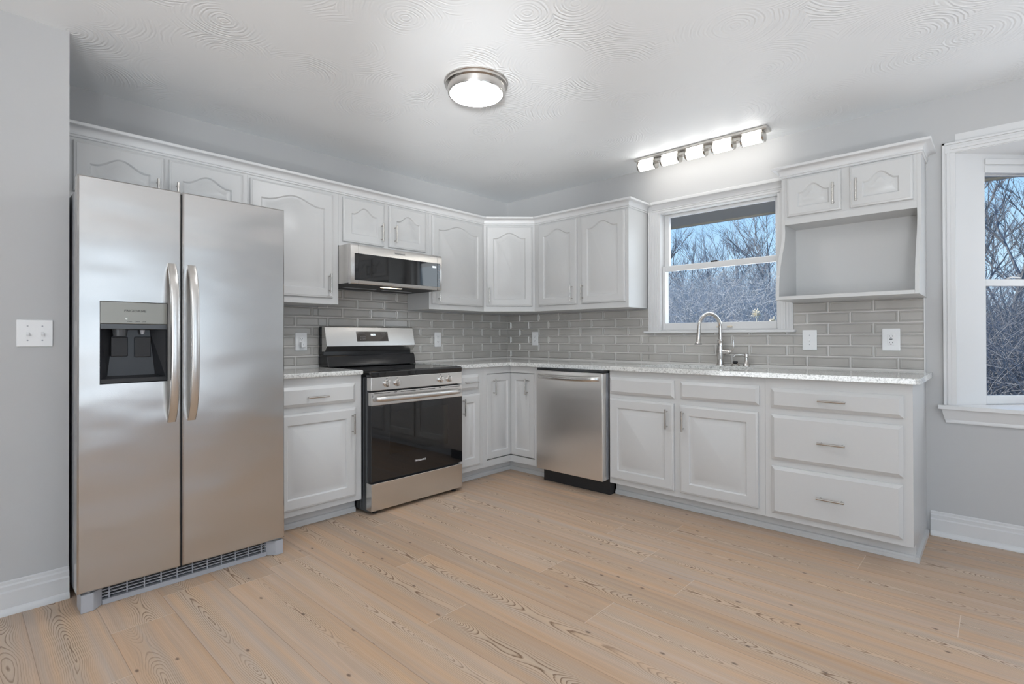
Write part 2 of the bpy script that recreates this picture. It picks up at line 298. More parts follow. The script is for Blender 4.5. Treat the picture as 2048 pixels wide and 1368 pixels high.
class MB:
    def __init__(s, fr=FW): s.v = []; s.f = []; s.fr = fr
    def P(s, u, v, w):
        o, a, b, c = s.fr; s.v.append(o + a*u + b*v + c*w); return len(s.v)-1
    def face(s, ids): s.f.append(tuple(ids))
    def box(s, u0, u1, v0, v1, w0, w1):
        i = [s.P(u, v, w) for w in (w0, w1) for v in (v0, v1) for u in (u0, u1)]
        for q in ((0, 2, 3, 1), (4, 5, 7, 6), (0, 1, 5, 4), (2, 6, 7, 3), (0, 4, 6, 2), (1, 3, 7, 5)): s.f.append(tuple(i[k] for k in q))
        return s
    def loft(s, loops, cap0=True, cap1=True, closed=True):
        ids = [[s.P(*p) for p in L] for L in loops]
        n = len(ids[0])
        for a, b in zip(ids, ids[1:]):
            for k in range(n if closed else n-1):
                j = (k+1) % n; s.f.append((a[k], a[j], b[j], b[k]))
        if cap0: s.f.append(tuple(reversed(ids[0])))
        if cap1: s.f.append(tuple(ids[-1]))
        return s
    def tube(s, pts, rad, n=10, caps=True, flat=None):
        pts = [Vector(p) for p in pts]; m = len(pts); loops = []
        if not callable(rad): r0 = rad; rad = lambda t: r0
        ref = None
        for k, p in enumerate(pts):
            t = (pts[min(k+1, m-1)] - pts[max(k-1, 0)]).normalized()
            if ref is None:
                ref = Vector((0, 0, 1)) if abs(t.z) < 0.9 else Vector((1, 0, 0))
            a = (ref - t*ref.dot(t)).normalized(); ref = a; b = t.cross(a)
            r = rad(k/(m-1))
            ra, rb = (r, r) if flat is None else (r*flat[0], r*flat[1])
            loops.append([tuple(p + a*(ra*math.cos(2*PI*i/n)) + b*(rb*math.sin(2*PI*i/n))) for i in range(n)])
        return s.loft(loops, caps, caps)
    def cyl(s, p0, p1, r, n=12, r1=None):
        r1 = r if r1 is None else r1
        return s.tube([p0, p1], lambda t: r+(r1-r)*t, n)
    def lathe(s, c, axis, prof, n=24):
        # prof: list of (radius, height along axis) ; axis 'u','v','w'
        loops = []
        for r, h in prof:
            L = []
            for i in range(n):
                a = 2*PI*i/n; x, y = r*math.cos(a), r*math.sin(a)
                if axis == 'w': L.append((c[0]+x, c[1]+y, c[2]+h))
                elif axis == 'v': L.append((c[0]+y, c[1]+h, c[2]+x))
                else: L.append((c[0]+h, c[1]+x, c[2]+y))
            loops.append(L)
        return s.loft(loops)
    def prism(s, poly, ax, a0, a1):
        # poly: 2D list in the plane of the other two axes (order u,v,w without ax), extruded along ax
        def mk(p, a):
            return {'u': (a, p[0], p[1]), 'v': (p[0], a, p[1]), 'w': (p[0], p[1], a)}[ax]
        return s.loft([[mk(p, a0) for p in poly], [mk(p, a1) for p in poly]])
    def obj(s, name, mat, parent=None, bevel=0, seg=2, smooth=True, angle=0.6):
        me = bpy.data.meshes.new(name); off = Vector((0, 0, 0))
        q = parent
        while q is not None: off += q.location; q = q.parent
        me.from_pydata([tuple(v-off) for v in s.v], [], s.f)
        bm = bmesh.new(); bm.from_mesh(me); bmesh.ops.recalc_face_normals(bm, faces=bm.faces); bm.to_mesh(me); bm.free()
        me.materials.append(M[mat] if isinstance(mat, str) else mat)
        o = bpy.data.objects.new(name, me); COL.objects.link(o)
        if parent is not None: o.parent = parent
        if bevel:
            md = o.modifiers.new('bevel', 'BEVEL'); md.width = bevel; md.segments = seg; md.limit_method = 'ANGLE'; md.angle_limit = 0.7; md.harden_normals = True
            for pgon in me.polygons: pgon.use_smooth = True
        elif smooth:
            for pgon in me.polygons: pgon.use_smooth = True
            me.set_sharp_from_angle(angle=angle)
        return o

def tag(o, label, cat=None, group=None, kind=None):
    o['label'] = label
    if cat: o['category'] = cat
    if group: o['group'] = group
    if kind: o['kind'] = kind
    return o
def thing(name, loc, label, cat, group=None, kind=None):
    o = bpy.data.objects.new(name, None); COL.objects.link(o); o.location = loc; o.empty_display_size = 0.05
    return tag(o, label, cat, group, kind)
def copy_tree(o, parent=None):
    c = o.copy(); COL.objects.link(c); c.parent = parent
    for ch in list(o.children): copy_tree(ch, c)
    return c
def text(name, body, size, fr, u, v, w, mat, parent, depth=0.0006, align='CENTER', sx=1.0):
    cu = bpy.data.curves.new(name, 'FONT'); cu.body = body; cu.size = size; cu.align_x = align; cu.align_y = 'CENTER'; cu.extrude = depth
    tmp = bpy.data.objects.new(name, cu); COL.objects.link(tmp)
    me = bpy.data.meshes.new_from_object(tmp.evaluated_get(bpy.context.evaluated_depsgraph_get()))
    bpy.data.objects.remove(tmp)
    o_, a, b, c = fr; off = Vector((0, 0, 0)); q = parent
    while q is not None: off += q.location; q = q.parent
    for vv in me.vertices:
        vv.co = o_ + a*(u+vv.co.x*sx) + b*(v+vv.co.y) + c*(w+vv.co.z) - off
    me.materials.clear(); me.materials.append(M[mat]); me.name = name
    o = bpy.data.objects.new(name, me); COL.objects.link(o); o.parent = parent
    return o

# ------------------------------------------------------------------ room shell
H = 2.455
MB().box(-0.2, 6.6, -6.8, 0.0, -0.15, 0.0).obj('floor', 'floor')
tag(bpy.data.objects['floor'], 'light brown wood plank floor with dark grain and knots', 'floor', kind='structure')
o = MB().box(-0.2, 6.6, -6.8, 0.16, H, H+0.12).obj('ceiling', 'ceiling'); tag(o, 'white ceiling with combed swirl plaster', 'ceiling', kind='structure')
o = MB().box(-0.16, 0.0, -3.4286, 0.16, 0, H).obj('wall_left', 'wall'); tag(o, 'grey wall behind the fridge and range', 'wall', kind='structure'); wall_left = o
o = MB().box(-0.16, 0.618, -6.8, -3.4286, 0, H).obj('wall_front', 'wall'); tag(o, 'grey return wall left of the fridge', 'wall', kind='structure')
# window wall with sink window opening and bay opening
WX0, WX1, WZ0, WZ1 = 1.63, 2.525, 1.163, 2.10
BX0, BX1, BZ0, BZ1 = 3.415, 5.055, 0.722, 2.134
b = MB()
b.box(0.0, WX0, 0, 0.14, 0, H); b.box(WX0, WX1, 0, 0.14, 0, WZ0); b.box(WX0, WX1, 0, 0.14, WZ1, H)
b.box(WX1, BX0, 0, 0.14, 0, H); b.box(BX0, BX1, 0, 0.14, 0, BZ0); b.box(BX0, BX1, 0, 0.14, BZ1, H); b.box(BX1, 6.4, 0, 0.14, 0, H)
wall_right = tag(b.obj('wall_right', 'wall', smooth=False), 'grey wall with the sink window and the bay window', 'wall', kind='structure')
# walls out of the frame, with their window openings
b = MB(); b.box(6.4, 6.55, -6.8, -6.05, 0, H); b.box(6.4, 6.55, -4.55, -3.7, 0, H); b.box(6.4, 6.55, -1.4, 0.14, 0, H)
b.box(6.4, 6.55, -6.05, -4.55, 0, 0.65); b.box(6.4, 6.55, -6.05, -4.55, 2.05, H); b.box(6.4, 6.55, -3.7, -1.4, 2.1, H); b.box(6.4, 6.55, -3.7, -1.4, 0, 0.2)
tag(b.obj('wall_east', 'wall', smooth=False), 'grey wall with windows to the right of the camera', 'wall', kind='structure')
b = MB(); b.box(0.618, 3.2, -6.75, -6.6, 0, H); b.box(5.7, 6.4, -6.75, -6.6, 0, H); b.box(3.2, 5.7, -6.75, -6.6, 2.1, H); b.box(3.2, 5.7, -6.75, -6.6, 0, 0.2)
tag(b.obj('wall_back', 'trim', smooth=False), 'wall with windows behind the camera, made white to brighten reflections', 'wall', kind='structure')  # unseen wall given white trim paint to brighten the dishwasher's reflection
o = MB().box(2.2, 6.5, -9.6, -6.75, 2.5, 2.62).obj('sun_block', 'trim'); tag(o, 'unseen slab added outside the back windows to block the sun', 'sun blocker', kind='structure')  # unseen slab added to keep sun out of the back openings

def baseboard(name, fr, u0, u1, w0, label, h=0.132):
    prof = [(0, 0), (0.018, 0), (0.018, h-0.044), (0.011, h-0.038), (0.012, h-0.020), (0.006, h-0.014), (0.006, h-0.004), (0.003, h), (0, h)]
    b = MB(fr); b.prism([(v, w0+w) for w, v in prof], 'u', u0, u1)
    o = b.obj(name, 'trim'); tag(o, label, 'baseboard', kind='structure')
    sh = [(0.016+0.015*math.cos(a), 0.026*math.sin(a)) for a in [k*PI/2/6 for k in range(7)]] + [(0.016, 0)]
    b = MB(fr); b.prism([(v, w0+w) for w, v in sh], 'u', u0, u1); b.obj('shoe_moulding', 'trim', o)
    return o
baseboard('baseboard_right', FR, 3.298, 6.4, 0.0, 'white baseboard on the wall under the bay window')
baseboard('baseboard_left', FL, -6.6, -3.4286, 0.618, 'white baseboard on the return wall left of the fridge')
baseboard('baseboard_back', FR, 0.65, 6.4, 6.57, 'white baseboard behind the camera')

# ------------------------------------------------------------------ tile backsplash
TP, TH, TZ = 0.2388, 0.0692, 0.9225
def tiles(fr, regions, phase, parent):
    g = MB(fr); t = MB(fr); gap = 0.0021; bv = 0.012
    for (u0, u1, i0, i1, vmax, vmin) in regions:
        g.box(u0, u1, max(0.90, vmin), min(vmax, TZ+TH*i1), 0.0, 0.0055)
        for i in range(i0, i1):
            v0, v1 = TZ+TH*i+gap, min(TZ+TH*(i+1)-gap, vmax)
            v0 = max(v0, vmin)
            if v1-v0 < 0.004: continue
            ph = phase + (0 if i % 2 == 0 else TP/2)
            k = math.floor((u0-ph)/TP)
            while ph+k*TP < u1:
                a0, a1 = ph+k*TP+gap, ph+(k+1)*TP-gap; k += 1
                c0, c1 = max(a0, u0), min(a1, u1)
                if c1-c0 < 0.006: continue
                bl = bv if c0 == a0 else 0.0005; br = bv if c1 == a1 else 0.0005
                bb = bv if v0 == TZ+TH*i+gap else 0.0005; bt = bv if v1 == TZ+TH*(i+1)-gap else 0.0005
                if v1-v0 < 0.03: bb = bt = 0.001
                if c1-c0 < 0.03: bl = br = 0.001
                def L(x0, x1, y0, y1, w): return [(x0, y0, w), (x1, y0, w), (x1, y1, w), (x0, y1, w)]
                t.loft([L(c0, c1, v0, v1, 0.004), L(c0, c1, v0, v1, 0.0060),
                        L(c0+bl*0.45, c1-br*0.45, v0+bb*0.45, v1-bt*0.45, 0.0104), L(c0+bl*0.6, c1-br*0.6, v0+bb*0.6, v1-bt*0.6, 0.0104),
                        L(c0+bl, c1-br, v0+bb, v1-bt, 0.0062)], cap0=False)
    g.obj('grout', 'grout', parent, smooth=False)
    return t.obj('tile_backsplash', 'tile', parent, smooth=False)
tiles(FL, [(-2.62, -1.985, 0, 6, 1.3435, 0.9), (-1.985, -1.2115, 0, 8, 1.476, 0.9), (-1.2115, 0.0, 0, 6, 1.3435, 0.9)], 0.0, wall_left)
tiles(FR, [(0.0, 1.553, 0, 6, 1.3435, 0.9), (1.553, 2.597, 0, 4, 1.147, 0.9), (2.597, 3.2735, 0, 6, 1.3435, 0.9)], 2.679-TP*12, wall_right)
MB(FR).box(3.2735, 3.2797, 0.914, 1.3435, 0, 0.009).obj('tile_edge_trim', 'trim', wall_right)

# ------------------------------------------------------------------ cabinet parts
def ogee(s):
    s = min(max((s-0.07)/0.86, 0), 1)
    return 0.5-0.5*math.cos(2*PI*s)
def rect_loop(u0, u1, v0, v1, w, ar=0.0, M_=28):
    L = [(u0, v0, w), (u1, v0, w)]
    for k in range(M_+1):
        s = k/M_; L.append((u1+(u0-u1)*s, v1+ar*ogee(s), w))
    return L
def door_mb(fr, u0, u1, v0, v1, w, t=0.019, arch=0.0, stile=0.058, rail=0.058, toprail=None, edge=0.012):
    toprail = (rail if toprail is None else toprail)
    b = MB(fr); L = []
    e = edge
    L.append(rect_loop(u0, u1, v0, v1, w)); L.append(rect_loop(u0, u1, v0, v1, w+t-0.008))
    L.append(rect_loop(u0+0.003, u1-0.003, v0+0.003, v1-0.003, w+t-0.0045)); L.append(rect_loop(u0+e*0.7, u1-e*0.7, v0+e*0.7, v1-e*0.7, w+t-0.003))
    L.append(rect_loop(u0+e, u1-e, v0+e, v1-e, w+t))
    a0, a1, c0, c1 = u0+stile, u1-stile, v0+rail, v1-toprail-arch
    L.append(rect_loop(a0, a1, c0, c1, w+t, arch)); L.append(rect_loop(a0+0.004, a1-0.004, c0+0.004, c1-0.004, w+t-0.003, arch))
    L.append(rect_loop(a0+0.007, a1-0.007, c0+0.007, c1-0.007, w+t-0.009, arch)); L.append(rect_loop(a0+0.013, a1-0.013, c0+0.013, c1-0.013, w+t-0.009, arch))
    pw = min(0.028, (a1-a0)*0.22, (c1-c0)*0.22)
    L.append(rect_loop(a0+0.013+pw, a1-0.013-pw, c0+0.013+pw, c1-0.013-pw, w+t-0.0025, arch*0.92))
    L.append(rect_loop(a0+0.015+pw, a1-0.015-pw, c0+0.015+pw, c1-0.015-pw, w+t-0.0015, arch*0.92))
    b.loft(L); return b
def front_mb(fr, u0, u1, v0, v1, w, t=0.019, e=0.016):
    b = MB(fr)
    def R(i, ww): return [(u0+i, v0+i, ww), (u1-i, v0+i, ww), (u1-i, v1-i, ww), (u0+i, v1-i, ww)]
    b.loft([R(0, w), R(0, w+t-0.011), R(0.003, w+t-0.009), R(e, w+t-0.002), R(e+0.002, w+t)]); return b
def pull(fr, u, v, w, vert, parent, ln=0.128):
    b = MB(fr); h = ln/2; p = 0.048; so = 0.030
    if vert:
        b.tube([(u, v-h, w+so), (u, v+h, w+so)], 0.006, 12)
        for k in (-p, p): b.tube([(u, v+k, w-0.001), (u, v+k, w+so)], 0.0045, 10)
    else:
        b.tube([(u-h, v, w+so), (u+h, v, w+so)], 0.006, 12)
        for k in (-p, p): b.tube([(u+k, v, w-0.001), (u+k, v, w+so)], 0.0045, 10)
    o = b.obj('handle', 'nickel', parent); o['label'] = 'satin nickel bar pull'; return o

UZ0, UZ1, UF, DF = 1.344, 2.165, 0.295, 0.2955
DZ0, DZ1 = 1.386, 2.086
ARCH = dict(arch=0.047, toprail=0.056, stile=0.060, rail=0.058)
def world(fr, u, v, w): o, a, bb, c = fr; return o + a*u + bb*v + c*w

def upper(fr, u0, u1, v0, label, doors, depth=UF, name='wall_cabinet', v1=2.16):
    root = thing(name, world(fr, (u0+u1)/2, v0, depth/2), label, 'cabinet', 'white wall cabinets')
    b = MB(fr); b.box(u0, u1, v0, v1, 0.0095 if v0 < 1.5 else 0.001, depth); b.obj('carcass', 'cab', root, bevel=0.0012, seg=1)
    for (d0, d1, e0, e1, hu, hv) in doors:
        d = door_mb(fr, d0, d1, e0, e1, depth+0.0005, **ARCH).obj('door', 'cab', root, angle=0.5)
        if hu is not None: pull(fr, hu, hv, depth+0.0195, True, d)
    return root
upper(FL, -3.428, -2.572, 1.80, 'wide short white wall cabinet above the fridge', [(-3.377, -3.003, 1.835, 2.083, -3.035, 1.895), (-2.978, -2.604, 1.835, 2.083, -2.945, 1.895)])
upper(FL, -2.572, -1.985, UZ0, 'tall single door white wall cabinet between fridge and microwave', [(-2.560, -2.030, DZ0, 2.080, -2.060, 1.481)])
upper(FL, -1.985, -1.2115, 1.748, 'small two door white wall cabinet above the microwave', [(-1.956, -1.629, 1.780, 2.085, -1.659, 1.876), (-1.587, -1.252, 1.784, 2.088, -1.544, 1.880)])
upper(FL, -1.2115, -0.61, UZ0, 'single door white wall cabinet right of the microwave', [(-1.187, -0.634, DZ0, 2.088, -1.137, 1.476)])
upper(FR, 0.61, 1.541, UZ0, 'two door white wall cabinet left of the sink window', [(0.662, 1.068, DZ0+0.004, 2.088, 1.0285, 1.483), (1.113, 1.517, DZ0+0.004, 2.090, 1.135, 1.482)])
# diagonal corner cabinet
root = thing('corner_wall_cabinet', (0.25, -0.25, UZ0), 'diagonal single door white wall cabinet in the room corner', 'cabinet', 'white wall cabinets')
b = MB(); b.prism([(0.0095, -0.0095), (0.0095, -0.61), (UF, -0.61), (0.61, -UF), (0.61, -0.0095)], 'w', UZ0, 2.16); b.obj('carcass', 'cab', root, bevel=0.0012, seg=1)
FD = frame((UF, -0.61, 0), (1, 1, 0)); DL = math.hypot(0.61-UF, 0.61-UF)
d = door_mb(FD, 0.022, DL-0.022, DZ0+0.004, 2.086, 0.0005, **ARCH).obj('door', 'cab', root, angle=0.5); pull(FD, 0.05, 1.483, 0.0195, True, d)

def crown(path, name, label, prof, z0=0):
    b = MB(); loops = []; n = len(path); P2 = [Vector(p) for p in path]
    for k, p in enumerate(P2):
        d0 = (P2[k]-P2[k-1]).normalized() if k > 0 else None; d1 = (P2[k+1]-P2[k]).normalized() if k < n-1 else None
        n0 = Vector((d0.y, -d0.x)) if d0 else None; n1 = Vector((d1.y, -d1.x)) if d1 else None
        if n0 is None: m = n1
        elif n1 is None: m = n0
        else:
            m = (n0+n1).normalized(); m = m/m.dot(n0)
        loops.append([(p.x+m.x*q, p.y+m.y*q, z) for q, z in prof])
    b.loft(loops)
    return tag(b.obj(name, 'trim', angle=0.35), label, 'moulding', 'white crown mouldings on the wall cabinets')
cove = [(0.030-0.022*math.cos(a), 2.121+0.026*math.sin(a)) for a in [k*PI/2/6 for k in range(7)]]
CROWN = [(-0.004, 2.098), (0.004, 2.098), (0.008, 2.101), (0.008, 2.105), (0.004, 2.108), (0.004, 2.110), (0.010, 2.112), (0.011, 2.117), (0.008, 2.119)] + cove + [(0.036, 2.148), (0.044, 2.150), (0.046, 2.153), (0.046, 2.163), (0.044, 2.166), (-0.004, 2.166)]
crown([(UF, -3.428), (UF, -0.61), (0.61, -UF), (1.541, -UF), (1.541, -0.001)], 'crown_moulding', 'long white crown moulding along the tops of the corner wall cabinets', CROWN)
crown([(1.592, -0.012), (2.552, -0.012)], 'crown_moulding', 'white crown moulding across the top of the sink window', [(-0.010 if q < 0 else q*0.8, z+0.006 if z > 2.15 else z) for q, z in CROWN])
HD = 0.25; HX0, HX1 = 2.597, 3.287
crown([(HX0, -0.001), (HX0, -HD), (HX1, -HD), (HX1, -0.001)], 'crown_moulding', 'short white crown moulding around the open shelf cabinet', CROWN)

# hood-shaped open cabinet to the right of the sink window
root = thing('open_shelf_cabinet', (2.94, -0.15, 1.34), 'white cabinet with two small doors over an open curved niche', 'cabinet', 'white wall cabinets')
HZ0, HZM = 1.338, 1.808
b = MB(FR); b.box(HX0+0.002, HX1-0.002, HZM+0.004, 2.16, 0.001, HD-0.001); b.obj('carcass', 'cab', root, bevel=0.001, seg=1)
b = MB(FR); b.box(HX0+0.018, HX1-0.018, HZ0+0.02, HZM+0.006, 0.001, 0.012); b.obj('back_panel', 'cab', root)
def wing(u0, u1):
    prof = [(2.16, 0.001), (2.16, HD), (HZM-0.005, HD)]
    for k in range(1, 13):
        s = k/12; z = HZM-0.005+(HZ0+0.07-HZM+0.005)*s
        prof.append((z, HD - 0.012*math.sin(PI*min(1, s*2.2))*(1 if s < 0.455 else 0) + 0.128*(s*s*(3-2*s))))
    prof += [(HZ0+0.02, 0.379), (HZ0, 0.379), (HZ0, 0.001)]
    b = MB(FR); b.prism(prof, 'u', u0, u1); return b
wing(HX0, HX0+0.019).obj('side_panel', 'cab', root, bevel=0.001, seg=1); wing(HX1-0.019, HX1).obj('side_panel', 'cab', root, bevel=0.001, seg=1)
MB(FR).box(HX0+0.019, HX1-0.019, HZ0, HZ0+0.021, 0.010, 0.379).obj('bottom_shelf', 'cab', root, bevel=0.001, seg=1)
MB(FR).box(HX0+0.019, HX1-0.019, HZM, 1.848, HD-0.019, HD+0.0005).obj('face_rail', 'cab', root, bevel=0.001, seg=1)
for (d0, d1, hu) in ((2.632, 2.919, 2.884), (2.963, 3.253, 2.998)):
    d = door_mb(FR, d0, d1, 1.856, 2.092, HD+0.001, arch=0.045, toprail=0.052, stile=0.060, rail=0.050).obj('door', 'cab', root, angle=0.5)
    pull(FR, hu, 1.950, HD+0.020, True, d)

# base cabinets
BF, BZ, BT, TK = 0.6135, 0.093, 0.884, 0.53
def toekick(fr, u0, u1, root, ret=None):
    b = MB(fr); b.box(u0, u1, 0.0, BZ, TK-0.016, TK); b.obj('toe_kick', 'cab', root)
    sh = [(0.015*math.cos(a), 0.020*math.sin(a)+0.0) for a in [k*PI/2/6 for k in range(7)]]
    prof = [(0, TK), (0, TK+0.015), (0.018, TK+0.015), (0.024, TK+0.010), (0.030, TK+0.009), (0.034, TK)]
    b = MB(fr); b.prism(prof, 'u', u0, u1)
    if ret: b.box(u1-0.001, u1+0.014, 0.0, 0.028, 0.03, TK+0.015)
    b.obj('shoe_moulding', 'cab', root)
def base(fr, u0, u1, label, fronts, doors, toe=None, name='base_cabinet', right_panel=False):
    root = thing(name, world(fr, (u0+u1)/2, 0, 0.3), label, 'cabinet', 'white base cabinets')
    b = MB(fr); b.box(u0, u1, BZ, BT-0.0005, 0.001, BF); b.obj('carcass', 'cab', root, bevel=0.0012, seg=1)
    if right_panel: MB(fr).box(u1-0.019, u1, 0.0, BZ, 0.001, TK-0.017).obj('end_panel', 'cab', root)
    for (a0, a1, v0, v1, hu, hv) in fronts:
        d = front_mb(fr, a0, a1, v0, v1, BF+0.0005).obj('drawer', 'cab', root, angle=0.3)
        if hu is not None: pull(fr, hu, hv, BF+0.019, False, d)
    for (a0, a1, v0, v1, hu, hv) in doors:
        d = door_mb(fr, a0, a1, v0, v1, BF+0.0005, stile=min(0.062, (a1-a0)*0.27), rail=0.062).obj('door', 'cab', root, angle=0.5)
        if hu is not None: pull(fr, hu, hv, BF+0.019, True, d)
    t0, t1 = toe or (u0, u1)
    toekick(fr, t0, t1, root, ret=right_panel)
    return root
base(FL, -2.585, -2.002, 'white base cabinet with drawer and door between fridge and range', [(-2.545, -2.051, 0.718, 0.834, -2.308, 0.771)], [(-2.545, -2.049, 0.130, 0.681, -2.0765, 0.584)], toe=(-2.585, -2.002))
base(FL, -1.2215, -0.93, 'narrow white base cabinet with drawer right of the range', [(-1.200, -0.985, 0.718, 0.832, -1.085, 0.775)], [(-1.200, -0.975, 0.132, 0.684, -1.158, 0.592)])
base(FR, 1.572, 2.606, 'white sink base cabinet under the window with two doors', [(1.580, 2.060, 0.722, 0.837, None, None), (2.101, 2.576, 0.724, 0.834, None, None)], [(1.580, 2.057, 0.130, 0.690, 2.0155, 0.589), (2.097, 2.570, 0.130, 0.684, 2.1265, 0.587)])
base(FR, 2.606, 3.279, 'white three drawer base cabinet at the right end of the counter', [(2.640, 3.244, 0.716, 0.827, 2.943, 0.775), (2.640, 3.242, 0.426, 0.680, 2.940, 0.550), (2.640, 3.240, 0.124, 0.390, 2.935, 0.258)], [], right_panel=True, name='drawer_cabinet')
# corner base with two inset folding doors
root = thing('corner_base_cabinet', (0.45, -0.45, 0), 'white corner base cabinet with two doors meeting in the inside corner', 'cabinet', 'white base cabinets')
c0 = 0.955
b = MB()
for z0, z1 in ((BZ, 0.143), (0.829, BT-0.0005)):
    b.prism([(0.001, -0.001), (0.001, -0.93), (BF, -0.93), (BF, -BF), (c0, -BF), (c0, -0.001)], 'w', z0, z1)
b.box(BF-0.019, BF, -0.93, -0.891, 0.143, 0.829); b.box(0.876, c0, -BF, -BF+0.019, 0.143, 0.829)
b.obj('face_frame', 'cab', root, smooth=False)
b = MB(); b.prism([(0.001, -0.001), (0.001, -0.93), (BF-0.02, -0.93), (BF-0.02, -BF+0.02), (c0, -BF+0.02), (c0, -0.001)], 'w', 0.14, 0.83); b.obj('carcass', 'blackmat', root, smooth=False)  # black filler stands for the shade seen through the door gaps
d = door_mb(FL, -0.888, -BF+0.016, 0.148, 0.8255, BF-0.0175, t=0.0185, stile=0.050, rail=0.055, edge=0.006).obj('door', 'cab', root, angle=0.5); pull(FL, -0.816, 0.722, BF+0.001, True, d)
d = door_mb(FR, BF+0.0016, 0.873, 0.148, 0.8255, BF-0.0175, t=0.0185, stile=0.050, rail=0.055, edge=0.006).obj('door', 'cab', root, angle=0.5); pull(FR, 0.8015, 0.722, BF+0.001, True, d)
b = MB(FL); b.box(-0.93, -TK, 0, BZ, TK-0.016, TK); b.prism([(0, TK), (0, TK+0.015), (0.018, TK+0.015), (0.030, TK+0.009), (0.034, TK)], 'u', -0.93, -TK); 
b.fr = FR; b.box(TK, c0, 0, BZ, TK-0.016, TK); b.prism([(0, TK), (0, TK+0.015), (0.018, TK+0.015), (0.030, TK+0.009), (0.034, TK)], 'u', TK, c0)
b.obj('toe_kick', 'cab', root, smooth=False)

# ------------------------------------------------------------------ countertops and sink
CT, CB, CD = 0.914, 0.8845, 0.6445
def rrect(x0, x1, y0, y1, r, n=8):
    P = []
    for (cx, cy, a0, rr) in ((x1-r[0], y1-r[0], 0, r[0]), (x0+r[1], y1-r[1], PI/2, r[1]), (x0+r[2], y0+r[2], PI, r[2]), (x1-r[3], y0+r[3], 1.5*PI, r[3])):
        for k in range(n+1): a = a0+PI/2*k/n; P.append((cx+rr*math.cos(a), cy+rr*math.sin(a)))
    return P
SK = rrect(1.725, 2.455, -0.537, -0.112, (0.19, 0.10, 0.05, 0.05))
def slab(name, outer, hole, label):
    bm = bmesh.new(); edges = []
    for loop in ([outer, hole] if hole else [outer]):
        vs = [bm.verts.new((x, y, CB)) for x, y in loop]
        for k in range(len(vs)): edges.append(bm.edges.new((vs[k], vs[(k+1) % len(vs)])))
    bmesh.ops.triangle_fill(bm, use_beauty=True, use_dissolve=True, edges=edges)
    r = bmesh.ops.extrude_face_region(bm, geom=list(bm.faces))
    for v in [g for g in r['geom'] if isinstance(g, bmesh.types.BMVert)]: v.co.z = CT
    bmesh.ops.recalc_face_normals(bm, faces=bm.faces)
    me = bpy.data.meshes.new(name); bm.to_mesh(me); bm.free(); me.materials.append(M['granite'])
    o = bpy.data.objects.new(name, me); COL.objects.link(o)
    md = o.modifiers.new('bevel', 'BEVEL'); md.width = 0.009; md.segments = 3; md.limit_method = 'ANGLE'; md.angle_limit = 1.0; md.harden_normals = True
    for pg in me.polygons: pg.use_smooth = True
    return tag(o, label, 'countertop', 'speckled granite countertops')
slab('countertop', [(0.0095, -2.592), (CD, -2.592), (CD, -2.003), (0.0095, -2.003)], None, 'short white granite countertop between fridge and range')
slab('countertop', [(0.0095, -0.0095), (0.0095, -1.2205), (CD, -1.2205), (CD, -CD-0.012), (CD+0.012, -CD), (3.311-0.02, -CD), (3.305, -CD+0.006), (3.311, -CD+0.02), (3.311, -0.001), (3.281, -0.001), (3.281, -0.0095)], SK, 'long L shaped white granite countertop with the sink cutout')
def ring(sc, z):
    return [(2.09+(x-2.09)*sc, -0.3245+(y+0.3245)*sc, z) for x, y in SK]
b = MB(); b.loft([ring(1.035, CB-0.0005), ring(0.985, CB-0.0005), ring(0.97, CB-0.02), ring(0.94, 0.715), ring(0.88, 0.70), ring(0.1, 0.695), ring(0.1, 0.690), ring(0.90, 0.692), ring(0.96, 0.71), ring(0.985, CB-0.022), ring(1.035, CB-0.003)], False, False)
tag(b.obj('sink', 'steel'), 'undermount steel sink bowl set below the granite counter', 'sink')

# faucet
root = thing('faucet', (2.14, -0.066, CT), 'brushed nickel gooseneck pull down faucet behind the sink', 'faucet')
fx, fy = 2.14, -0.066
MB().lathe((fx, fy, CT), 'w', [(0.030, 0.0), (0.030, 0.006), (0.024, 0.010), (0.022, 0.03), (0.0225, 0.05), (0.0265, 0.085), (0.0265, 0.105), (0.020, 0.135), (0.0175, 0.165), (0.0195, 0.170), (0.0195, 0.180), (0.014, 0.184)], 28).obj('body', 'chrome', root)
dirx, diry = -0.42, -0.91
pts = [(fx, fy, CT+0.175), (fx, fy, CT+0.26)]
R_ = 0.095
for k in range(1, 15):
    a = PI*k/15*1.04; pts.append((fx+dirx*R_*(1-math.cos(a)), fy+diry*R_*(1-math.cos(a)), CT+0.27+R_*math.sin(a)))
e = pts[-1]; pts += [(e[0]+dirx*0.002, e[1]+diry*0.002, e[2]-0.03)]
MB().tube(pts, 0.0125, 14).obj('spout', 'chrome', root)
e = pts[-1]
sp = MB().tube([(e[0], e[1], e[2]+0.008), (e[0], e[1], e[2]-0.01), (e[0]+dirx*0.004, e[1]+diry*0.004, e[2]-0.06), (e[0]+dirx*0.006, e[1]+diry*0.006, e[2]-0.085), (e[0]+dirx*0.0065, e[1]+diry*0.0065, e[2]-0.092)], lambda t: 0.0135 + (0.010*max(0, t-0.2)), 16).obj('spray_head', 'chrome', root)
MB().cyl((e[0]+dirx*0.0065, e[1]+diry*0.0065, e[2]-0.092), (e[0]+dirx*0.0065, e[1]+diry*0.0065, e[2]-0.098), 0.025, 16).obj('spray_face', 'blackmat', sp)
MB().tube([(fx+0.018, fy-0.004, CT+0.098), (fx+0.06, fy-0.004, CT+0.098), (fx+0.066, fy-0.004, CT+0.099), (fx+0.080, fy-0.004, CT+0.100)], lambda t: 0.019 if t < 0.6 else 0.019-0.03*(t-0.6), 16).obj('valve', 'chrome', root)
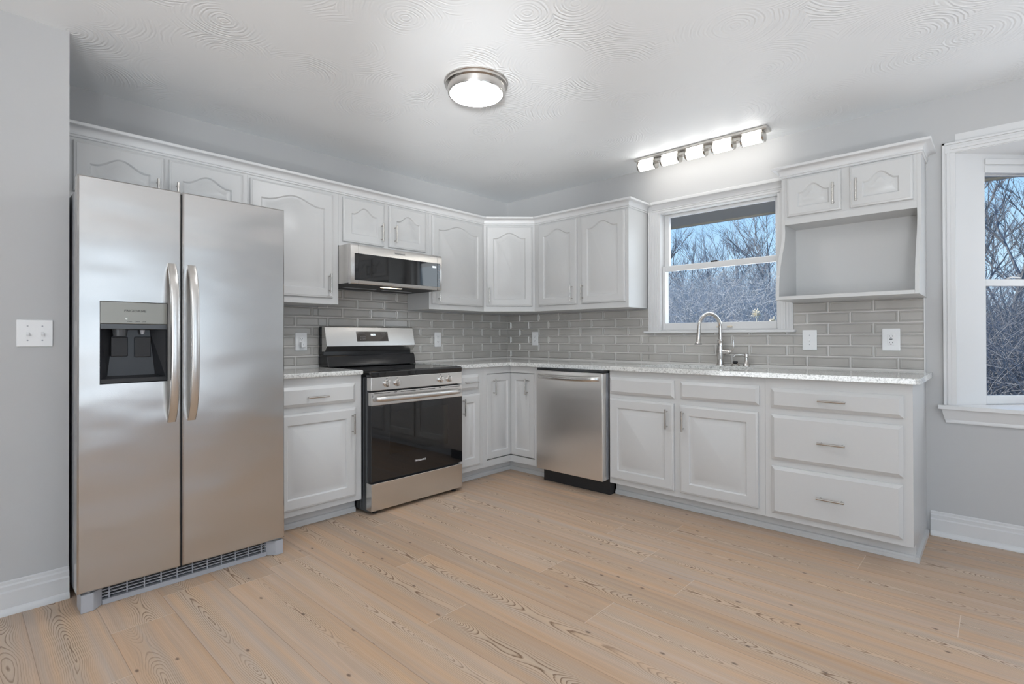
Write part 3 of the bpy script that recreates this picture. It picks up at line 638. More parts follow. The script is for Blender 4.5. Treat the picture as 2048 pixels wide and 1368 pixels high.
MB().tube([(fx+0.076, fy-0.004, CT+0.100), (fx+0.090, fy-0.004, CT+0.115), (fx+0.094, fy-0.004, CT+0.14), (fx+0.092, fy-0.004, CT+0.172), (fx+0.090, fy-0.004, CT+0.180)], lambda t: 0.0055+0.001*t, 10).obj('lever', 'chrome', root)
# soap dispenser
sx, sy = 2.315, -0.06
root = thing('soap_dispenser', (sx, sy, CT), 'small nickel soap dispenser right of the faucet', 'soap dispenser')
MB().lathe((sx, sy, CT), 'w', [(0.021, 0), (0.021, 0.005), (0.018, 0.010), (0.011, 0.045), (0.010, 0.060), (0.0145, 0.066), (0.0145, 0.084), (0.010, 0.088), (0.002, 0.089)], 20).obj('body', 'chrome', root)
MB().tube([(sx, sy, CT+0.076), (sx-0.035, sy-0.03, CT+0.081), (sx-0.058, sy-0.05, CT+0.078), (sx-0.066, sy-0.057, CT+0.066)], lambda t: 0.0055-0.002*t, 10).obj('spout', 'chrome', root)
# strainer lying behind the sink
kx, ky = 2.238, -0.052
root = thing('sink_strainer', (kx, ky, CT), 'small nickel sink strainer with black top beside the faucet', 'strainer')
MB().lathe((kx, ky, CT), 'w', [(0.032, 0), (0.032, 0.003), (0.026, 0.006), (0.022, 0.014), (0.012, 0.019)], 22).obj('basket', 'chrome', root)
MB().lathe((kx, ky, CT), 'w', [(0.010, 0.018), (0.012, 0.020), (0.0175, 0.022), (0.0175, 0.030), (0.010, 0.034)], 18).obj('knob', 'blackmat', root)

# ------------------------------------------------------------------ electrical plates
def outlet(fr, u, v, w, wd, ht, kind, label, name='wall_outlet', cat='outlet', group='white plates on the tile backsplash'):
    root = thing(name, world(fr, u, v, w), label, cat, group)
    MB(fr).box(u-wd/2, u+wd/2, v-ht/2, v+ht/2, w, w+0.006).obj('plate', 'plate', root, bevel=0.003, seg=3)
    if kind == 'duplex':
        for dv in (0.0195, -0.0195):
            r = MB(fr).lathe((u, v+dv, w), 'w', [(0.0165, 0.005), (0.0165, 0.0075), (0.015, 0.008)], 20).obj('receptacle', 'plate', root)
            b = MB(fr); b.box(u-0.0075, u-0.0055, v+dv-0.001, v+dv+0.007, w+0.0075, w+0.0083); b.box(u+0.0055, u+0.0075, v+dv-0.001, v+dv+0.006, w+0.0075, w+0.0083); b.box(u-0.002, u+0.002, v+dv-0.010, v+dv-0.006, w+0.0075, w+0.0083); b.obj('slots', 'slot', r)
    if kind in ('gfci', 'decora'):
        r = MB(fr).box(u-0.0165, u+0.0165, v-0.033, v+0.033, w+0.005, w+0.0085).obj('receptacle', 'plate', root, bevel=0.001, seg=1)
        for dv in (0.019, -0.019):
            b = MB(fr); b.box(u-0.0085, u-0.006, v+dv-0.002, v+dv+0.006, w+0.008, w+0.009); b.box(u+0.006, u+0.0085, v+dv-0.002, v+dv+0.005, w+0.008, w+0.009); b.box(u-0.0025, u+0.0025, v+dv-0.011, v+dv-0.006, w+0.008, w+0.009)
            b.obj('slots', 'slot', r)
        if kind == 'gfci': 
            MB(fr).box(u-0.007, u+0.007, v-0.0045, v-0.0005, w+0.0085, w+0.0095).obj('test_button', 'plate', r)
            MB(fr).box(u-0.007, u+0.007, v+0.0005, v+0.0045, w+0.0085, w+0.0095).obj('reset_button', 'slot', r)
    if kind == 'toggle1' or kind == 'toggle2':
        for du in ((0,) if kind == 'toggle1' else (-0.023, 0.023)):
            r = MB(fr).box(u+du-0.006, u+du+0.006, v-0.013, v+0.013, w+0.0055, w+0.0072).obj('toggle_frame', 'plate', root)
            b = MB(fr); b.loft([[(u+du-0.004, v-0.009, w+0.007), (u+du+0.004, v-0.009, w+0.007), (u+du+0.004, v+0.006, w+0.007), (u+du-0.004, v+0.006, w+0.007)], [(u+du-0.0035, v-0.013, w+0.018), (u+du+0.0035, v-0.013, w+0.018), (u+du+0.0035, v-0.006, w+0.019), (u+du-0.0035, v-0.006, w+0.019)]]); b.obj('toggle', 'plate', r)
            for dv in (-0.030, 0.030): MB(fr).lathe((u+du, v+dv, w), 'w', [(0.003, 0.0055), (0.003, 0.0068)], 10).obj('screw', 'grey', root)
    return root
outlet(FL, -2.112, 1.093, 0.009, 0.084, 0.126, 'decora', 'white outlet with a small plug in adapter, left of the range')
outlet(FL, -0.896, 1.1015, 0.009, 0.073, 0.127, 'duplex', 'white duplex outlet on the tile right of the range')
outlet(FR, 0.371, 1.106, 0.009, 0.074, 0.128, 'duplex', 'white duplex outlet on the tile nearest the corner under the wall cabinets')
outlet(FR, 2.693, 1.0955, 0.009, 0.083, 0.129, 'toggle1', 'white single switch plate on the tile just right of the sink window', 'light_switch', 'switch')
outlet(FR, 3.1215, 1.098, 0.009, 0.087, 0.131, 'gfci', 'white outlet with test buttons at the right end of the tile')
outlet(FL, -3.539, 1.1405, 0.618, 0.114, 0.112, 'toggle2', 'white double switch plate on the return wall left of the fridge', 'light_switch', 'switch', 'white wall plates')
root = thing('plug_adapter', (0.0175, -2.108, 1.068), 'small white adapter plugged into the lower half of the outlet left of the range', 'adapter')
MB(FL).box(-2.124, -2.092, 1.052, 1.090, 0.0175, 0.044).obj('body', 'plate', root, bevel=0.004, seg=3)
MB(FL).box(-2.111, -2.108, 1.066, 1.077, 0.0435, 0.0446).obj('indicator', 'grey', root)

# ------------------------------------------------------------------ refrigerator
FXF = 0.8647
root = thing('refrigerator', (0.45, -3.01, 0), 'stainless side by side refrigerator with ice dispenser left of the counter', 'refrigerator')
MB(FL).box(-3.416, -2.602, 0.03, 1.755, 0.06, 0.79).obj('body', 'fridgeside', root, bevel=0.004)
def fridge_door(u0, u1, hole=None):
    zb, zt = 0.083, 1.784
    w0 = 0.797
    def crv(u): t = (u-(u0+u1)/2)/((u1-u0)/2); return FXF - 0.004*t*t
    b = MB(FL)
    us = [u0, u0+0.006] + [u0+0.006+(u1-u0-0.012)*k/10 for k in range(1, 10)] + [u1-0.006, u1]
    vs = [zb, zb+0.006, 0.3, 0.6, zt-0.5, zt-0.25, zt-0.006, zt]
    if hole:
        us = sorted([u for u in us if not (hole[0]-0.02 < u < hole[1]+0.02)] + [hole[0], hole[1]]); vs = sorted([v for v in vs if not (hole[2] < v < hole[3])] + [hole[2], hole[3]])
    idx = {}
    for i, u in enumerate(us):
        for j, v in enumerate(vs):
            edge = (i in (0, len(us)-1)) or (j in (0, len(vs)-1))
            idx[i, j] = b.P(u, v, crv(u) - (0.006 if edge else 0))
    for i in range(len(us)-1):
        for j in range(len(vs)-1):
            if hole and abs(us[i]-hole[0]) < 1e-6 and hole[2]-1e-6 <= vs[j] < hole[3]-1e-6: continue
            b.f.append((idx[i, j], idx[i+1, j], idx[i+1, j+1], idx[i, j+1]))
    ni, nj = len(us)-1, len(vs)-1
    rim = [(i, 0) for i in range(ni)] + [(ni, j) for j in range(nj)] + [(i, nj) for i in range(ni, 0, -1)] + [(0, j) for j in range(nj, 0, -1)]
    back = [b.P(us[i], vs[j], w0) for i, j in rim]
    for k in range(len(rim)):
        q = (k+1) % len(rim); b.f.append((idx[rim[k]], back[k], back[q], idx[rim[q]]))
    b.f.append(tuple(back))
    return b
HOLE = (-3.361, -3.120, 0.927, 1.274)
fd = fridge_door(-3.4325, -3.0675, HOLE).obj('freezer_door', 'steel_fr', root, angle=0.7)
rd = fridge_door(-3.0605, -2.597).obj('fridge_door', 'steel_fr', root, angle=0.7)
MB(FL).box(-3.0675, -3.0605, 0.09, 1.775, 0.79, 0.845).obj('door_gasket', 'blackmat', root)
def fhandle(u, parent):
    b = MB(FL); pts = []
    n = 22
    for k in range(n+1):
        s = k/n; z = 0.742+0.711*s
        t = min(s, 1-s); d = 0.058*(1-math.exp(-t*9)) + 0.006*math.sin(PI*s)
        pts.append((u, z, FXF-0.004+d))
    loops = []
    for k, p in enumerate(pts):
        hw = 0.0175; th = 0.011
        loops.append([(p[0]+hw*math.copysign(abs(math.cos(a))**0.6, math.cos(a)), p[1], p[2]+th*math.copysign(abs(math.sin(a))**0.8, math.sin(a))) for a in [2*PI*i/16 for i in range(16)]])
    b.loft(loops); return b.obj('handle', 'steel', parent, angle=1.0)
fhandle(-3.105, fd); fhandle(-3.026, rd)
dsp = MB(FL)
u0, u1, v0, v1 = HOLE
def R4(i, vv0, vv1, w, iu=None): iu = i if iu is None else iu; return [(u0+iu, vv0+i, w), (u1-iu, vv0+i, w), (u1-iu, vv1, w), (u0+iu, vv1, w)]
# recess
dsp.loft([[(u0, v0, FXF-0.006), (u1, v0, FXF-0.006), (u1, 1.165, FXF-0.006), (u0, 1.165, FXF-0.006)], [(u0+0.002, v0+0.004, FXF-0.004), (u1-0.002, v0+0.004, FXF-0.004), (u1-0.002, 1.163, FXF-0.004), (u0+0.002, 1.163, FXF-0.004)],
          [(u0+0.006, v0+0.02, FXF-0.010), (u1-0.006, v0+0.02, FXF-0.010), (u1-0.006, 1.160, FXF-0.010), (u0+0.006, 1.160, FXF-0.010)], [(u0+0.035, v0+0.03, FXF-0.062), (u1-0.035, v0+0.03, FXF-0.062), (u1-0.055, 1.155, FXF-0.062), (u0+0.055, 1.155, FXF-0.062)]], cap0=False)
M['recess'] = pm('dark_recess_plastic', (0.022, 0.023, 0.026), 0.28)
dp = dsp.obj('dispenser', 'recess', fd, smooth=False)
MB(FL).box(u0+0.045, u0+0.105, 1.04, 1.125, FXF-0.062, FXF-0.048).obj('ice_paddle', 'blackmat', dp, bevel=0.004)
MB(FL).box(u0+0.130, u0+0.190, 1.035, 1.125, FXF-0.062, FXF-0.050).obj('water_paddle', 'blackmat', dp, bevel=0.004)
MB(FL).lathe((u0+0.075, 1.128, FXF-0.040), 'v', [(0.024, 0.0), (0.028, 0.03)], 16).obj('ice_chute', 'dkgrey', dp)
MB(FL).lathe((u0+0.155, 1.135, FXF-0.040), 'v', [(0.006, 0.0), (0.010, 0.02)], 12).obj('water_nozzle', 'grey', dp)
MB(FL).box(u0+0.002, u1-0.002, 1.157, 1.179, FXF-0.03, FXF-0.002).obj('display_ledge', 'dkgrey', fd, bevel=0.002)
pn = MB(FL).box(u0+0.001, u1-0.001, 1.179, v1-0.001, FXF-0.03, FXF-0.0025).obj('control_panel', pm('warm_grey_panel', (0.30, 0.29, 0.26), 0.35, 0.7), fd, bevel=0.003)
text('lettering', 'FRIGIDAIRE', 0.0135, FL, -3.239, 1.235, FXF-0.0024, 'slot', pn, sx=1.15)
text('lettering', 'Water    Cubed    Lock', 0.0070, FL, -3.235, 1.190, FXF-0.0024, 'slot', pn)
MB(FL).box(-3.274, -3.268, 1.199, 1.2015, FXF-0.003, FXF-0.0021).obj('indicator', 'digit', pn)
# feet and grille
for (a0, a1, sgn) in ((-3.42, -3.345, 1), (-2.675, -2.602, -1)):
    b = MB(FL)
    ob, ib = (a0, a1) if sgn > 0 else (a1, a0)
    m = ob+(ib-ob)*0.55
    b.prism([(ob, 0.76), (ob, FXF-0.010), (m, FXF-0.010), (ib, 0.818), (ib, 0.76)], 'v', 0.0, 0.074) if sgn > 0 else b.prism([(ob, 0.76), (ib, 0.76), (ib, 0.818), (m, FXF-0.010), (ob, FXF-0.010)], 'v', 0.0, 0.074)
    b.obj('foot', 'grey', root, bevel=0.003)
    c = (a0+a1)/2
    MB(FL).cyl((c-0.01*sgn, 0.074, 0.835), (c-0.01*sgn, 0.083, 0.835), 0.010, 10).obj('hinge', 'chrome', root)
b = MB(FL); b.box(-3.345, -2.675, 0.0, 0.020, 0.79, 0.822)
for k in range(3): b.box(-3.345, -2.675, 0.031+0.013*k, 0.034+0.013*k, 0.806, 0.816)
for k in range(11): u = -3.32+0.0625*k; b.box(u-0.002, u+0.002, 0.018, 0.074, 0.804, 0.814)
b.obj('grille', 'grey', root, smooth=False)
MB(FL).box(-3.345, -2.675, 0.018, 0.078, 0.785, 0.795).obj('grille_backing', 'blackmat', root)
for c in (-3.39, -2.64): MB(FL).box(c-0.025, c+0.025, 1.755, 1.778, 0.70, 0.83).obj('hinge_cover', 'dkgrey', root, bevel=0.004)

# ------------------------------------------------------------------ range
RX = 0.702; RY0, RY1 = -1.984, -1.2265
root = thing('range', (0.36, -1.605, 0), 'freestanding stainless and black electric range below the microwave', 'stove')
b = MB(FL); b.box(RY0+0.004, RY1-0.004, 0.012, 0.868, 0.035, 0.655)
for k in range(4): b.box(RY0+0.0025, RY0+0.006, 0.02, 0.86, 0.52+0.035*k, 0.535+0.035*k)
b.obj('body', 'dkgrey', root, bevel=0.002)
b = MB(FL); b.loft([[(RY0, 0.868, 0.04), (RY1, 0.868, 0.04), (RY1, 0.868, RX-0.004), (RY0, 0.868, RX-0.004)], [(RY0, 0.898, 0.04), (RY1, 0.898, 0.04), (RY1, 0.898, RX), (RY0, 0.898, RX)], [(RY0+0.004, 0.907, 0.044), (RY1-0.004, 0.907, 0.044), (RY1-0.004, 0.907, RX-0.012), (RY0+0.004, 0.907, RX-0.012)], [(RY0+0.012, 0.9065, 0.05), (RY1-0.012, 0.9065, 0.05), (RY1-0.012, 0.9065, RX-0.03), (RY0+0.012, 0.9065, RX-0.03)]])
ck = b.obj('cooktop', 'blackglass', root, bevel=0.002)
M['burner'] = pm('burner_print', (0.05, 0.05, 0.052), 0.15)
for (uu, ww, r) in ((-1.80, 0.22, 0.09), (-1.41, 0.22, 0.075), (-1.79, 0.50, 0.075), (-1.41, 0.50, 0.115)):
    b = MB(FL); n = 40
    b.loft([[(uu+r*math.cos(2*PI*i/n), 0.9067, ww+r*math.sin(2*PI*i/n)) for i in range(n)], [(uu+(r-0.004)*math.cos(2*PI*i/n), 0.9068, ww+(r-0.004)*math.sin(2*PI*i/n)) for i in range(n)]], False, False); b.obj('burner_ring', 'burner', ck)
# backguard: black riser, vent gap, slanted stainless console
MB(FL).box(RY0+0.004, RY1-0.004, 0.907, 1.20, 0.012, 0.075).obj('backguard_body', 'black', root, bevel=0.003)
b = MB(FL); b.prism([(0.912, 0.05), (0.912, 0.150), (0.925, 0.142), (0.985, 0.128), (0.996, 0.118), (0.996, 0.05)], 'u', RY0+0.003, RY1-0.003); b.obj('riser', 'black', root, bevel=0.004)
b = MB(FL); b.prism([(1.020, 0.060), (1.020, 0.100), (1.057, 0.132), (1.064, 0.132), (1.196, 0.100), (1.201, 0.092), (1.201, 0.060)], 'u', RY0, RY1); cs = b.obj('console', 'steel', root, bevel=0.0025)
# frame on the slanted console face
A = Vector((0.132, 0, 1.064)); B2 = Vector((0.100, 0, 1.196)); vd = (B2-A).normalized(); CF = (A, Vector((0, 1, 0)), vd, Vector((0, 1, 0)).cross(vd))
cz = 0.136
M['brownglass'] = pm('brown_display_glass', (0.035, 0.024, 0.017), 0.06, spec=1.0)
dsp = MB(CF).box(-1.742, -1.472, 0.028, 0.103, -0.002, 0.0012).obj('display', 'brownglass', cs)
text('clock_digits', '10:51', 0.020, CF, -1.603, 0.078, 0.0014, 'digit', dsp)
text('lettering', 'Bake  Broil  Keep', 0.0075, CF, -1.69, 0.084, 0.0014, 'grey', dsp)
text('lettering', '1  2  3  4  5', 0.0095, CF, -1.69, 0.062, 0.0014, 'grey', dsp)
text('lettering', '6  7  8  9  0', 0.0095, CF, -1.69, 0.045, 0.0014, 'grey', dsp)
text('lettering', 'Start  Off', 0.0075, CF, -1.515, 0.084, 0.0014, 'grey', dsp)
# control strip with four knobs
pn = MB(FL).box(RY0-0.001, RY1+0.001, 0.782, 0.867, 0.650, RX-0.003).obj('control_panel', 'steel', root, bevel=0.004)
for u in (-1.8686, -1.7888, -1.4261, -1.3496):
    b = MB(FL); b.lathe((u, 0.8245, RX-0.003), 'w', [(0.0235, 0), (0.0235, 0.004), (0.0195, 0.006), (0.0190, 0.020), (0.0165, 0.024), (0.0, 0.0245)], 24); kb = b.obj('knob', 'chrome', root)
    MB(FL).box(u-0.003, u+0.003, 0.8245-0.018, 0.8245+0.018, RX+0.018, RX+0.032).obj('knob_grip', 'chrome', kb, bevel=0.0015)
    text('knob_marking', 'OFF', 0.006, FL, u, 0.855, RX-0.0026, 'slot', pn)
# oven door
DR = RX
b = MB(FL); b.box(RY0+0.002, RY1-0.002, 0.214, 0.775, 0.660, 0.672); b.box(RY0+0.002, -1.85, 0.214, 0.69, 0.672, DR-0.006); b.box(-1.362, RY1-0.002, 0.214, 0.69, 0.672, DR-0.006); b.box(-1.85, -1.362, 0.64, 0.69, 0.672, DR-0.006); b.box(-1.85, -1.362, 0.214, 0.365, 0.672, DR-0.006)
od = b.obj('oven_door', 'blackmat', root, smooth=False)
b = MB(FL)
for (a0, a1, v0, v1) in ((RY0+0.001, -1.85, 0.210, 0.688), (-1.362, RY1-0.001, 0.210, 0.688), (-1.85, -1.362, 0.64, 0.688), (-1.85, -1.362, 0.210, 0.365)): b.box(a0, a1, v0, v1, DR-0.006, DR-0.001)
b.obj('door_glass', 'blackglass', od, smooth=False)
MB(FL).box(-1.85, -1.362, 0.365, 0.64, DR-0.005, DR-0.001).obj('oven_window', 'ovenpane', od)
M['cavity'] = pm('oven_cavity', (0.30, 0.31, 0.31), 0.3, 0.5)
b = MB(FL); b.box(-1.85, -1.362, 0.365, 0.64, 0.6725, 0.674); b.obj('oven_cavity', 'cavity', od)
for z in (0.43, 0.555):
    b = MB(FL); b.tube([(-1.85, z, 0.688), (-1.362, z, 0.688)], 0.0028, 8); 
    for k in range(24): uu = -1.84+0.0203*k; b.tube([(uu, z+0.001, 0.676), (uu, z+0.001, 0.689)], 0.0013, 5)
    b.obj('rack', 'chrome', od)
band = MB(FL).box(RY0+0.0005, RY1-0.0005, 0.688, 0.773, 0.664, DR+0.001).obj('door_band', 'steel', od, bevel=0.003)
b = MB(FL)
for (a0, a1) in ((-1.965, -1.85), (-1.815, -1.795), (-1.765, -1.645), (-1.61, -1.48), (-1.445, -1.425), (-1.385, -1.25)): b.box(a0, a1, 0.763, 0.7665, DR, DR+0.0016)
for k in range(3): b.box(RY0+0.004, RY0+0.012, 0.742+0.008*k, 0.745+0.008*k, DR, DR+0.0016)
b.obj('vent_slots', 'slot', band)
b = MB(FL); loops = []; n = 24
for k in range(n+1):
    s = k/n; u = RY0+0.014+(RY1-RY0-0.028)*s; t = min(s, 1-s); d = 0.046*(1-math.exp(-t*26))+0.006*math.sin(PI*s)
    loops.append([(u, 0.731+0.017*math.cos(a), DR+d+0.010*math.sin(a)) for a in [2*PI*i/14 for i in range(14)]])
b.loft(loops); b.obj('handle', 'steel', od, angle=1.2)
text('lettering', 'FRIGIDAIRE', 0.0165, FL, -1.605, 0.288, DR-0.0009, 'plate', od, sx=1.1)
MB(FL).box(RY0+0.008, RY1-0.008, 0.194, 0.21, 0.64, 0.67).obj('drawer_gap', 'blackmat', root)
MB(FL).box(RY0, RY1, 0.024, 0.196, 0.64, DR-0.001).obj('storage_drawer', 'steel', root, bevel=0.003)
for u in (RY0+0.05, RY1-0.05):
    for w in (0.08, 0.66): MB(FL).cyl((u, 0, w), (u, 0.024, w), 0.018, 12).obj('foot', 'black', root)

# ------------------------------------------------------------------ microwave
MW = 0.4545; MY0, MY1, MZ0, MZ1 = -1.9835, -1.2125, 1.478, 1.7465
root = thing('microwave', (0.22, -1.594, MZ0), 'low profile stainless microwave with black glass mounted above the range', 'microwave')
MB(FL).box(MY0, MY1, MZ0+0.006, MZ1, 0.0095, MW-0.03).obj('body', 'steel', root, bevel=0.004)
MB(FL).box(MY0+0.004, MY1-0.004, MZ0-0.001, MZ0+0.006, 0.011, MW-0.02).obj('underside', 'blackmat', root)
def mwfront(u0, u1):
    b = MB(FL); b.prism([(MZ0, MW-0.030), (MZ0, MW-0.004), (MZ0+0.006, MW), (MZ1-0.02, MW), (MZ1-0.006, MW-0.006), (MZ1, MW-0.03)], 'u', u0, u1); return b
sA, sB = -1.924, -1.2575
mwfront(MY0, sA-0.0008).obj('side_trim', 'steel', root, bevel=0.0012, seg=1)
md_ = mwfront(sA+0.0008, sB-0.0008).obj('door', 'steel', root, bevel=0.0012, seg=1)
ct_ = mwfront(sB+0.0008, MY1).obj('control_side', 'steel', root, bevel=0.0012, seg=1)
GZ0, GZ1 = 1.503, 1.682
MB(FL).box(-1.955, sA-0.001, GZ0, GZ1, MW-0.002, MW+0.0015).obj('glass_end', 'blackglass', root, bevel=0.001, seg=1)
MB(FL).box(sA+0.001, sB-0.001, GZ0, GZ1, MW-0.002, MW+0.0015).obj('door_glass', 'blackglass', md_, bevel=0.0005, seg=1)
MB(FL).box(sB+0.001, -1.229, GZ0, GZ1, MW-0.002, MW+0.0015).obj('touch_panel', 'blackglass', ct_, bevel=0.001, seg=1)
text('lettering', 'Whirlpool', 0.021, FL, -1.597, 1.714, MW+0.0002, 'dkgrey', md_)
text('clock_digits', '10:51', 0.020, FL, -1.287, 1.652, MW+0.0016, 'digit', md_, sx=0.9)
for k in range(8): text('lettering', ('Cook', '1 2 3', '4 5 6', '7 8 9', 'Vent', 'Light', 'Start', 'Stop')[k], 0.0085, FL, -1.244, 1.668-0.021*k, MW+0.0016, 'grey', ct_)
MB(FL).box(-1.69, -1.52, MZ0-0.003, MZ0-0.0005, 0.35, 0.372).obj('task_light', 'warmled', root)
MB(FL).box(-1.88, -1.62, MZ0-0.003, MZ0-0.0005, 0.16, 0.19).obj('vent_filter', 'grey', root)
MB(FL).box(-1.56, -1.30, MZ0-0.003, MZ0-0.0005, 0.16, 0.19).obj('vent_filter', 'grey', root)

# ------------------------------------------------------------------ dishwasher
DX0, DX1, DW = 0.9585, 1.5665, 0.692
root = thing('dishwasher', (1.262, -0.35, 0), 'stainless dishwasher with curved bar handle between corner and sink cabinets', 'dishwasher')
MB(FR).box(DX0+0.002, DX1-0.002, 0.0, 0.880, 0.03, 0.600).obj('body', 'blackmat', root)
MB(FR).box(DX0+0.003, DX1-0.001, 0.866, 0.8835, 0.60, 0.682).obj('control_strip', 'black', root, bevel=0.002)
M['steel_dw'] = pm('dishwasher_steel', (0.80, 0.775, 0.75), 0.30, 1.0, bump=((6, 6, 700), 0.10, 0.0006, 2), aniso=0.6)
dd = MB(FR).box(DX0+0.001, DX1-0.005, 0.109, 0.864, 0.640, DW).obj('door', 'steel_dw', root, bevel=0.004)
MB(FR).box(DX0+0.003, DX1-0.012, 0.112, 0.862, 0.600, 0.640).obj('door_edge', 'grey', root)
MB(FR).box(DX0+0.002, DX1-0.002, 0.0, 0.109, 0.50, 0.545).obj('kick_plate', 'black', root)
b = MB(FR); loops = []; n = 24
for k in range(n+1):
    s = k/n; u = 0.982+(1.536-0.982)*s; t = min(s, 1-s); d = 0.038*(1-math.exp(-t*20))+0.008*math.sin(PI*s)
    loops.append([(u, 0.823+0.0165*math.cos(a)-0.006*math.sin(PI*s), DW+d+0.009*math.sin(a)) for a in [2*PI*i/14 for i in range(14)]])
b.loft(loops); b.obj('handle', 'steel', dd, angle=1.2)

# ------------------------------------------------------------------ ceiling lights
LX, LY = 1.590, -1.912
root = thing('ceiling_light', (LX, LY, H), 'round flush mount ceiling light with chrome rim and lit white diffuser', 'light')
MB().lathe((LX, LY, H), 'w', [(0.163, 0.0), (0.167, -0.004), (0.167, -0.010), (0.160, -0.014), (0.160, -0.020), (0.163, -0.022), (0.163, -0.026), (0.150, -0.030), (0.148, -0.064), (0.146, -0.068), (0.138, -0.068), (0.138, -0.05)], 64).obj('rim', 'chrome', root, angle=0.5)
MB().lathe((LX, LY, H), 'w', [(0.1375, -0.055), (0.1375, -0.068), (0.132, -0.074), (0.10, -0.079), (0.05, -0.081), (0.001, -0.0815)], 64).obj('diffuser', 'lamp', root)
root = thing('vanity_light_bar', (2.055, -0.235, H), 'five tube nickel light bar on the ceiling above the sink window', 'light')
MB().box(1.585, 2.525, -0.288, -0.192, H-0.022, H).obj('back_plate', pm('satin_plate', (0.62, 0.60, 0.57), 0.32, 0.9), root, bevel=0.006)
TX = [(1.604, 1.738), (1.789, 1.925), (1.976, 2.112), (2.166, 2.302), (2.356, 2.492)]
for a0, a1 in TX:
    t = MB().tube([(a0+0.006, -0.236, H-0.052), (a1-0.006, -0.236, H-0.052)], 0.036, 24).obj('tube', 'tube', root)
    for c in (a0-0.004, a1-0.008): MB().tube([(c, -0.236, H-0.052), (c+0.012, -0.236, H-0.052)], 0.038, 24).obj('end_cap', 'nickel', t)
for k in range(4):
    a0, a1 = TX[k][1], TX[k+1][0]; MB().box(a0+0.002, a1-0.002, -0.262, -0.210, H-0.050, H-0.02).obj('bracket', 'nickel', root, bevel=0.004)

# ------------------------------------------------------------------ sink window
root = thing('window_1', (2.08, 0.05, WZ0), 'white double hung window over the sink', 'window', kind='structure')
for (a0, a1, sg) in ((1.555, 1.635, 1), (2.520, 2.596, -1)):
    b = MB(FR); b.box(a0, a1, 1.163, 2.102, 0.0, 0.012)
    for k in range(3): c = a0+0.018+0.02*k; b.box(c, c+0.012, 1.163, 2.10, 0.012, 0.0155)
    if sg > 0: b.box(a0, a0+0.010, 1.163, 2.10, 0.012, 0.019)
    b.obj('casing', 'trim', root, bevel=0.001, seg=1)
MB(FR).box(1.555, 2.596, 2.085, 2.168, 0.0, 0.014).obj('head_casing', 'trim', root)
MB(FR).box(1.525, 2.614, 1.147, 1.163, -0.03, 0.045).obj('stool', 'trim', root, bevel=0.003)
b = MB(FR); b.box(WX0, WX0+0.022, 1.163, 2.10, -0.135, 0.006); b.box(WX1-0.022, WX1, 1.163, 2.10, -0.135, 0.006); b.box(WX0, WX1, 2.078, 2.10, -0.135, 0.004); b.box(WX0, WX1, 1.163, 1.172, -0.135, -0.01)
b.obj('frame', 'trim', root, smooth=False)
def sash(x0, x1, z0, z1, g, w0, w1, parent):
    gx0, gx1, gz0, gz1 = g
    b = MB(FR)
    b.box(x0, gx0, z0, z1, w0, w1); b.box(gx1, x1, z0, z1, w0, w1); b.box(gx0, gx1, z0, gz0, w0, w1); b.box(gx0, gx1, gz1, z1, w0, w1)
    o = b.obj('sash', 'trim', parent, bevel=0.003, seg=2)
    MB(FR).box(gx0, gx1, gz0, gz1, (w0+w1)/2-0.002, (w0+w1)/2+0.002).obj('glass', 'pane', o, smooth=False)
    return o
lo = sash(1.653, 2.502, 1.172, 1.668, (1.676, 2.486, 1.224, 1.628), -0.055, -0.025, root)
hi = sash(1.653, 2.502, 1.640, 2.078, (1.693, 2.470, 1.676, 2.056), -0.095, -0.062, root)
MB(FR).box(2.035, 2.085, 1.668, 1.680, -0.052, -0.028).obj('sash_lock', 'blackmat', lo, bevel=0.003)
for c in (2.10, 2.175): MB(FR).box(c-0.018, c+0.018, 1.185, 1.197, -0.026, -0.012).obj('sash_lift', 'siding', lo, bevel=0.002)

# ------------------------------------------------------------------ bay window
def bay_window(name, o, u, L, s0, s1, label, detail=True):
    fr = frame(o, u)    # w points into the room
    root = thing(name, world(fr, L/2, BZ0, 0), label, 'window', kind='structure')
    b = MB(fr); b.box(0, s0, BZ0-0.2, BZ1+0.3, -0.10, 0.0); b.box(s1, L, BZ0-0.2, BZ1+0.3, -0.10, 0.0); b.box(s0, s1, BZ0-0.2, 0.735, -0.10, 0.0); b.box(s0, s1, 2.050, BZ1+0.3, -0.10, 0.0)
    b.obj('jamb', 'trim', root, smooth=False)
    MB(fr).box(s0-0.002, s1+0.002, 2.073, 2.104, 0.0, 0.010).obj('head_trim', 'trim', root, bevel=0.003)
    MB(fr).box(s0-0.002, s1+0.002, 2.026, 2.066, -0.03, 0.006).obj('head_stop', 'trim', root, bevel=0.002)
    def sh(x0, x1, z0, z1, g, w0, w1):
        b = MB(fr); b.box(x0, g[0], z0, z1, w0, w1); b.box(g[1], x1, z0, z1, w0, w1); b.box(g[0], g[1], z0, g[2], w0, w1); b.box(g[0], g[1], g[3], z1, w0, w1)
        q = b.obj('sash', 'trim', root, bevel=0.002); MB(fr).box(g[0], g[1], g[2], g[3], (w0+w1)/2-0.002, (w0+w1)/2+0.002).obj('glass', 'pane', q, smooth=False); return q
    lo = sh(s0, s1, 0.738, 1.434, (s0+0.009, s1-0.014, 0.785, 1.396), -0.032, -0.006)
    sh(s0, s1, 1.400, 2.05, (s0+0.004, s1-0.012, 1.436, 2.024), -0.066, -0.036)
    MB(fr).tube([((s0+s1)/2-0.055, 1.438, -0.018), ((s0+s1)/2-0.03, 1.447, -0.014), ((s0+s1)/2+0.02, 1.443, -0.016)], 0.005, 8).obj('sash_lock', 'trim', lo)
    return root
BL = 0.60; bx, by = BX0, 0.02
fxa, fya = bx+BL*s2, by+BL*s2
